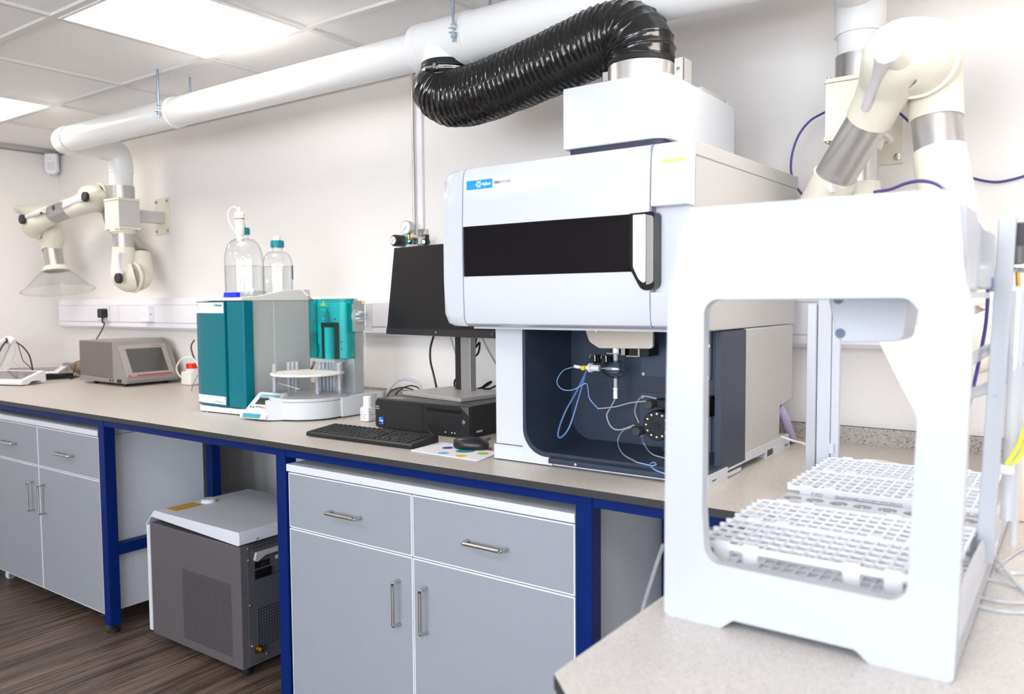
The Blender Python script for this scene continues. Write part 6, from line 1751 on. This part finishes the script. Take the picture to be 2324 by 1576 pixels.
# drain line under the bench
tag(obj('tubing', MB().tube([(-0.8352, -0.8000, 0.7406), (-0.8517, -0.8000, 0.6932), (-0.8707, -0.8000, 0.6334), (-0.8876, -0.8000, 0.5789), (-0.9023, -0.8000, 0.5186)], .0055, n=10), M_ctube), 'clear drain tube slanting down under the worktop right of the near cabinet', 'tubing')

# ---------------------------------------------------------------- far left end of the worktop
M_term = mat('terminal_white', '#efeef4', .35)
tt = thing('touch_terminal', 'white wedge shaped touch terminal with grey screen at the left picture edge', 'terminal', (-4.80, -.60, .9))
TM = Matrix.Translation((-4.682, -.640, .9)) @ Matrix.Rotation(.39, 4, 'Z')
wd_, dp_ = .30, .165
prof = [(.004, .006), (0, .022), (.006, .030), (dp_ - .01, .072), (dp_, .068), (dp_ + .006, .012), (dp_ - .015, .002), (dp_ - .04, .020), (.07, .020), (.045, .004)]
obj('body', MB().prism(prof, 'x', -wd_, 0, M=TM), M_term, tt, .002, ang=30)
def tslope(x0, x1, s0, s1, h0, h1, M, a=(.006, .030), b=(dp_ - .01, .072)):
    A = Vector((0, a[0], a[1])); B = Vector((0, b[0], b[1])); d = B - A; nn = Vector((0, -d.z, d.y)).normalized()
    pts = []
    for h in (h0, h1):
        for (x, s) in ((x0, s0), (x1, s0), (x1, s1), (x0, s1)):
            pts.append(M @ (A + d * s + nn * h + Vector((x, 0, 0))))
    return MB().hexa(pts)
obj('screen', tslope(-wd_ + .025, -.025, .12, .90, -.002, .0012, TM), mat('terminal_screen', '#7d7a7c', .08, spec=.9), tt)
t2 = thing('touch_terminal', 'flat white framed touch terminal lying behind the wedge shaped one', 'terminal', (-5.15, -.3, .9))
T2 = Matrix.Translation((-5.03, -.285, .9)) @ Matrix.Rotation(.85, 4, 'Z')
pf2 = [(0, .012), (0, .030), (.004, .034), (.165, .058), (.17, .054), (.17, .012)]
obj('body', MB().prism(pf2, 'x', -.34, 0, M=T2), M_term, t2, .003, ang=30)
obj('screen', tslope(-.31, -.035, .15, .88, -.002, .001, T2, (.004, .034), (.165, .058)), mat('terminal_screen_matt', '#8d8784', .3), t2)
for x in (-.30, -.04):
    obj('foot', MB().cyl(T2 @ Vector((x, .03, 0)), T2 @ Vector((x, .03, .012)), .01, n=12).cyl(T2 @ Vector((x, .15, 0)), T2 @ Vector((x, .15, .012)), .01, n=12), M_rubber, t2)
ar = thing('sensor_arm', 'white folding sensor arm with cable clips at the left picture edge', 'arm', (-5.0, -.45, .95))
Pj = Vector((-5.1447, -0.5000, 1.1346))
Pf = Vector((-5.5940, -.46, .918))
obj('lower_arm', MB().tube([Pf, (-5.3911, -0.4800, 0.9560), Pj], .017, n=14, res=4), M_term, ar)
obj('joint', MB().tube([Pj + Vector((-.03, .0, .004)), Pj, Pj + Vector((.035, .01, -.012))], [.020, .024, .018], n=16, res=6), M_term, ar)
obj('upper_arm', MB().tube([Pj + Vector((-.01, 0, .004)), (-5.4115, -0.5200, 1.0813), (-5.6825, -0.5400, 1.0471)], [.016, .018, .018], n=14, res=4), M_term, ar)
for k in (.006, .020):
    obj('clip_slot', MB().box(Pj.x + k - .002, Pj.x + k + .002, Pj.y - .0245, Pj.y - .020, Pj.z - .018, Pj.z + .014), M_dark, ar)
obj('arm_foot', MB().cyl((Pf.x, Pf.y, .9003), (Pf.x, Pf.y, .925), .03, n=18), M_term, ar)
def lead2(pts, r, m, label):
    return tag(obj('cable', MB().tube(pts, r, n=8), m), label, 'cable')
lead2([(-5.0838, -0.4900, 1.1226), (-5.0491, -0.4700, 1.0941), (-5.0217, -0.4500, 1.0474), (-5.0399, -0.4300, 0.9884), (-5.0774, -0.4100, 0.9592), (-5.0911, -0.4000, 0.9368)], .0042, mat('dark_violet_cable', '#2d2733', .45), 'thick dark cable curving down from the white sensor arm')
lead2([(-5.0743, -0.4850, 1.1097), (-5.0811, -0.4700, 1.0544), (-5.1039, -0.4500, 1.0133), (-5.0965, -0.4300, 0.9861), (-5.0887, -0.4100, 0.9587), (-5.0968, -0.4000, 0.9365)], .0024, bpy.data.materials['dark_violet_cable'], 'thin dark cable hanging from the white sensor arm')
lead2([(-5.1125, -0.5250, 1.1338), (-5.1547, -0.5300, 1.1098), (-5.2184, -0.5300, 1.0612), (-5.3107, -0.5300, 0.9790)], .0046, bpy.data.materials['dark_violet_cable'], 'dark cable running left along the sensor arm at the picture edge')
lead2([(-5.1157, -0.4800, 1.1006), (-5.1622, -0.4700, 1.0465), (-5.2197, -0.4600, 1.0043), (-5.1873, -0.4500, 0.9838), (-5.1912, -0.4200, 0.9603), (-5.1936, -0.4000, 0.9427)], .0013, M_cbgrey, 'very thin grey wire below the white sensor arm')
pa = thing('power_adapter', 'black power adapter brick with lead between terminal and grey instrument', 'power adapter', (-4.955, -.335, .9))
PAc = Vector((-4.9831, -0.3355, .9))
PM = Matrix.Translation((-4.955, -.335, .9)) @ Matrix.Rotation(1.38, 4, 'Z')
obj('brick', MB().box(-.085, .085, -.032, .032, .0005, .032, 0, PM), M_black, pa, .004)
obj('lead', MB().tube([PM @ Vector((.085, 0, .014)), PM @ Vector((.115, -.01, .006)), (-4.8547, -0.3050, 0.9040), (-4.9462, -0.2400, 0.9258), (-4.9514, -0.2200, 0.9774), (-4.9639, -0.2200, 0.9555), (-4.9730, -0.2300, 0.9184), (-4.9432, -0.2320, 0.9040), (-4.9492, -0.2030, 0.9040)], .0026, n=8), M_black, pa)
obj('lead', MB().tube([PM @ Vector((-.085, 0, .014)), PM @ Vector((-.11, -.02, .01)), PM @ Vector((-.09, -.045, .03)), PM @ Vector((-.04, -.045, .036)), PM @ Vector((.02, -.042, .020)), PM @ Vector((.08, -.05, .004))], .0026, n=8), M_black, pa)
bg_ = MB()
bc = Vector((-4.99, -.095, .9))
bg_.sphere(bc + Vector((0, 0, .048)), 1, 28, s=(.27, .066, .050))
for v in bg_.bm.verts:
    n_ = noise.noise(v.co * 14) * .012 + noise.noise(v.co * 30) * .004
    d_ = (v.co - bc - Vector((0, 0, .048)))
    v.co += d_.normalized() * n_
    if v.co.z < .9012: v.co.z = .9012
    if v.co.y > -.022: v.co.y = -.022
tag(obj('pouch', bg_, mat('olive_fabric', '#8a7961', .7, bump=.2, bscale=120)), 'soft olive brown pouch lying against the wall left of the grey instrument', 'pouch')
cbx = Vector((-5.7166, -0.3013, 0))
tag(obj('cardboard_box', MB().box(cbx.x - .09, cbx.x + .07, cbx.y + .02, cbx.y + .10, .9005, .945), mat('brown_card', '#8d715f', .7), None, .002), 'small brown box behind the terminals at the left picture edge', 'box')
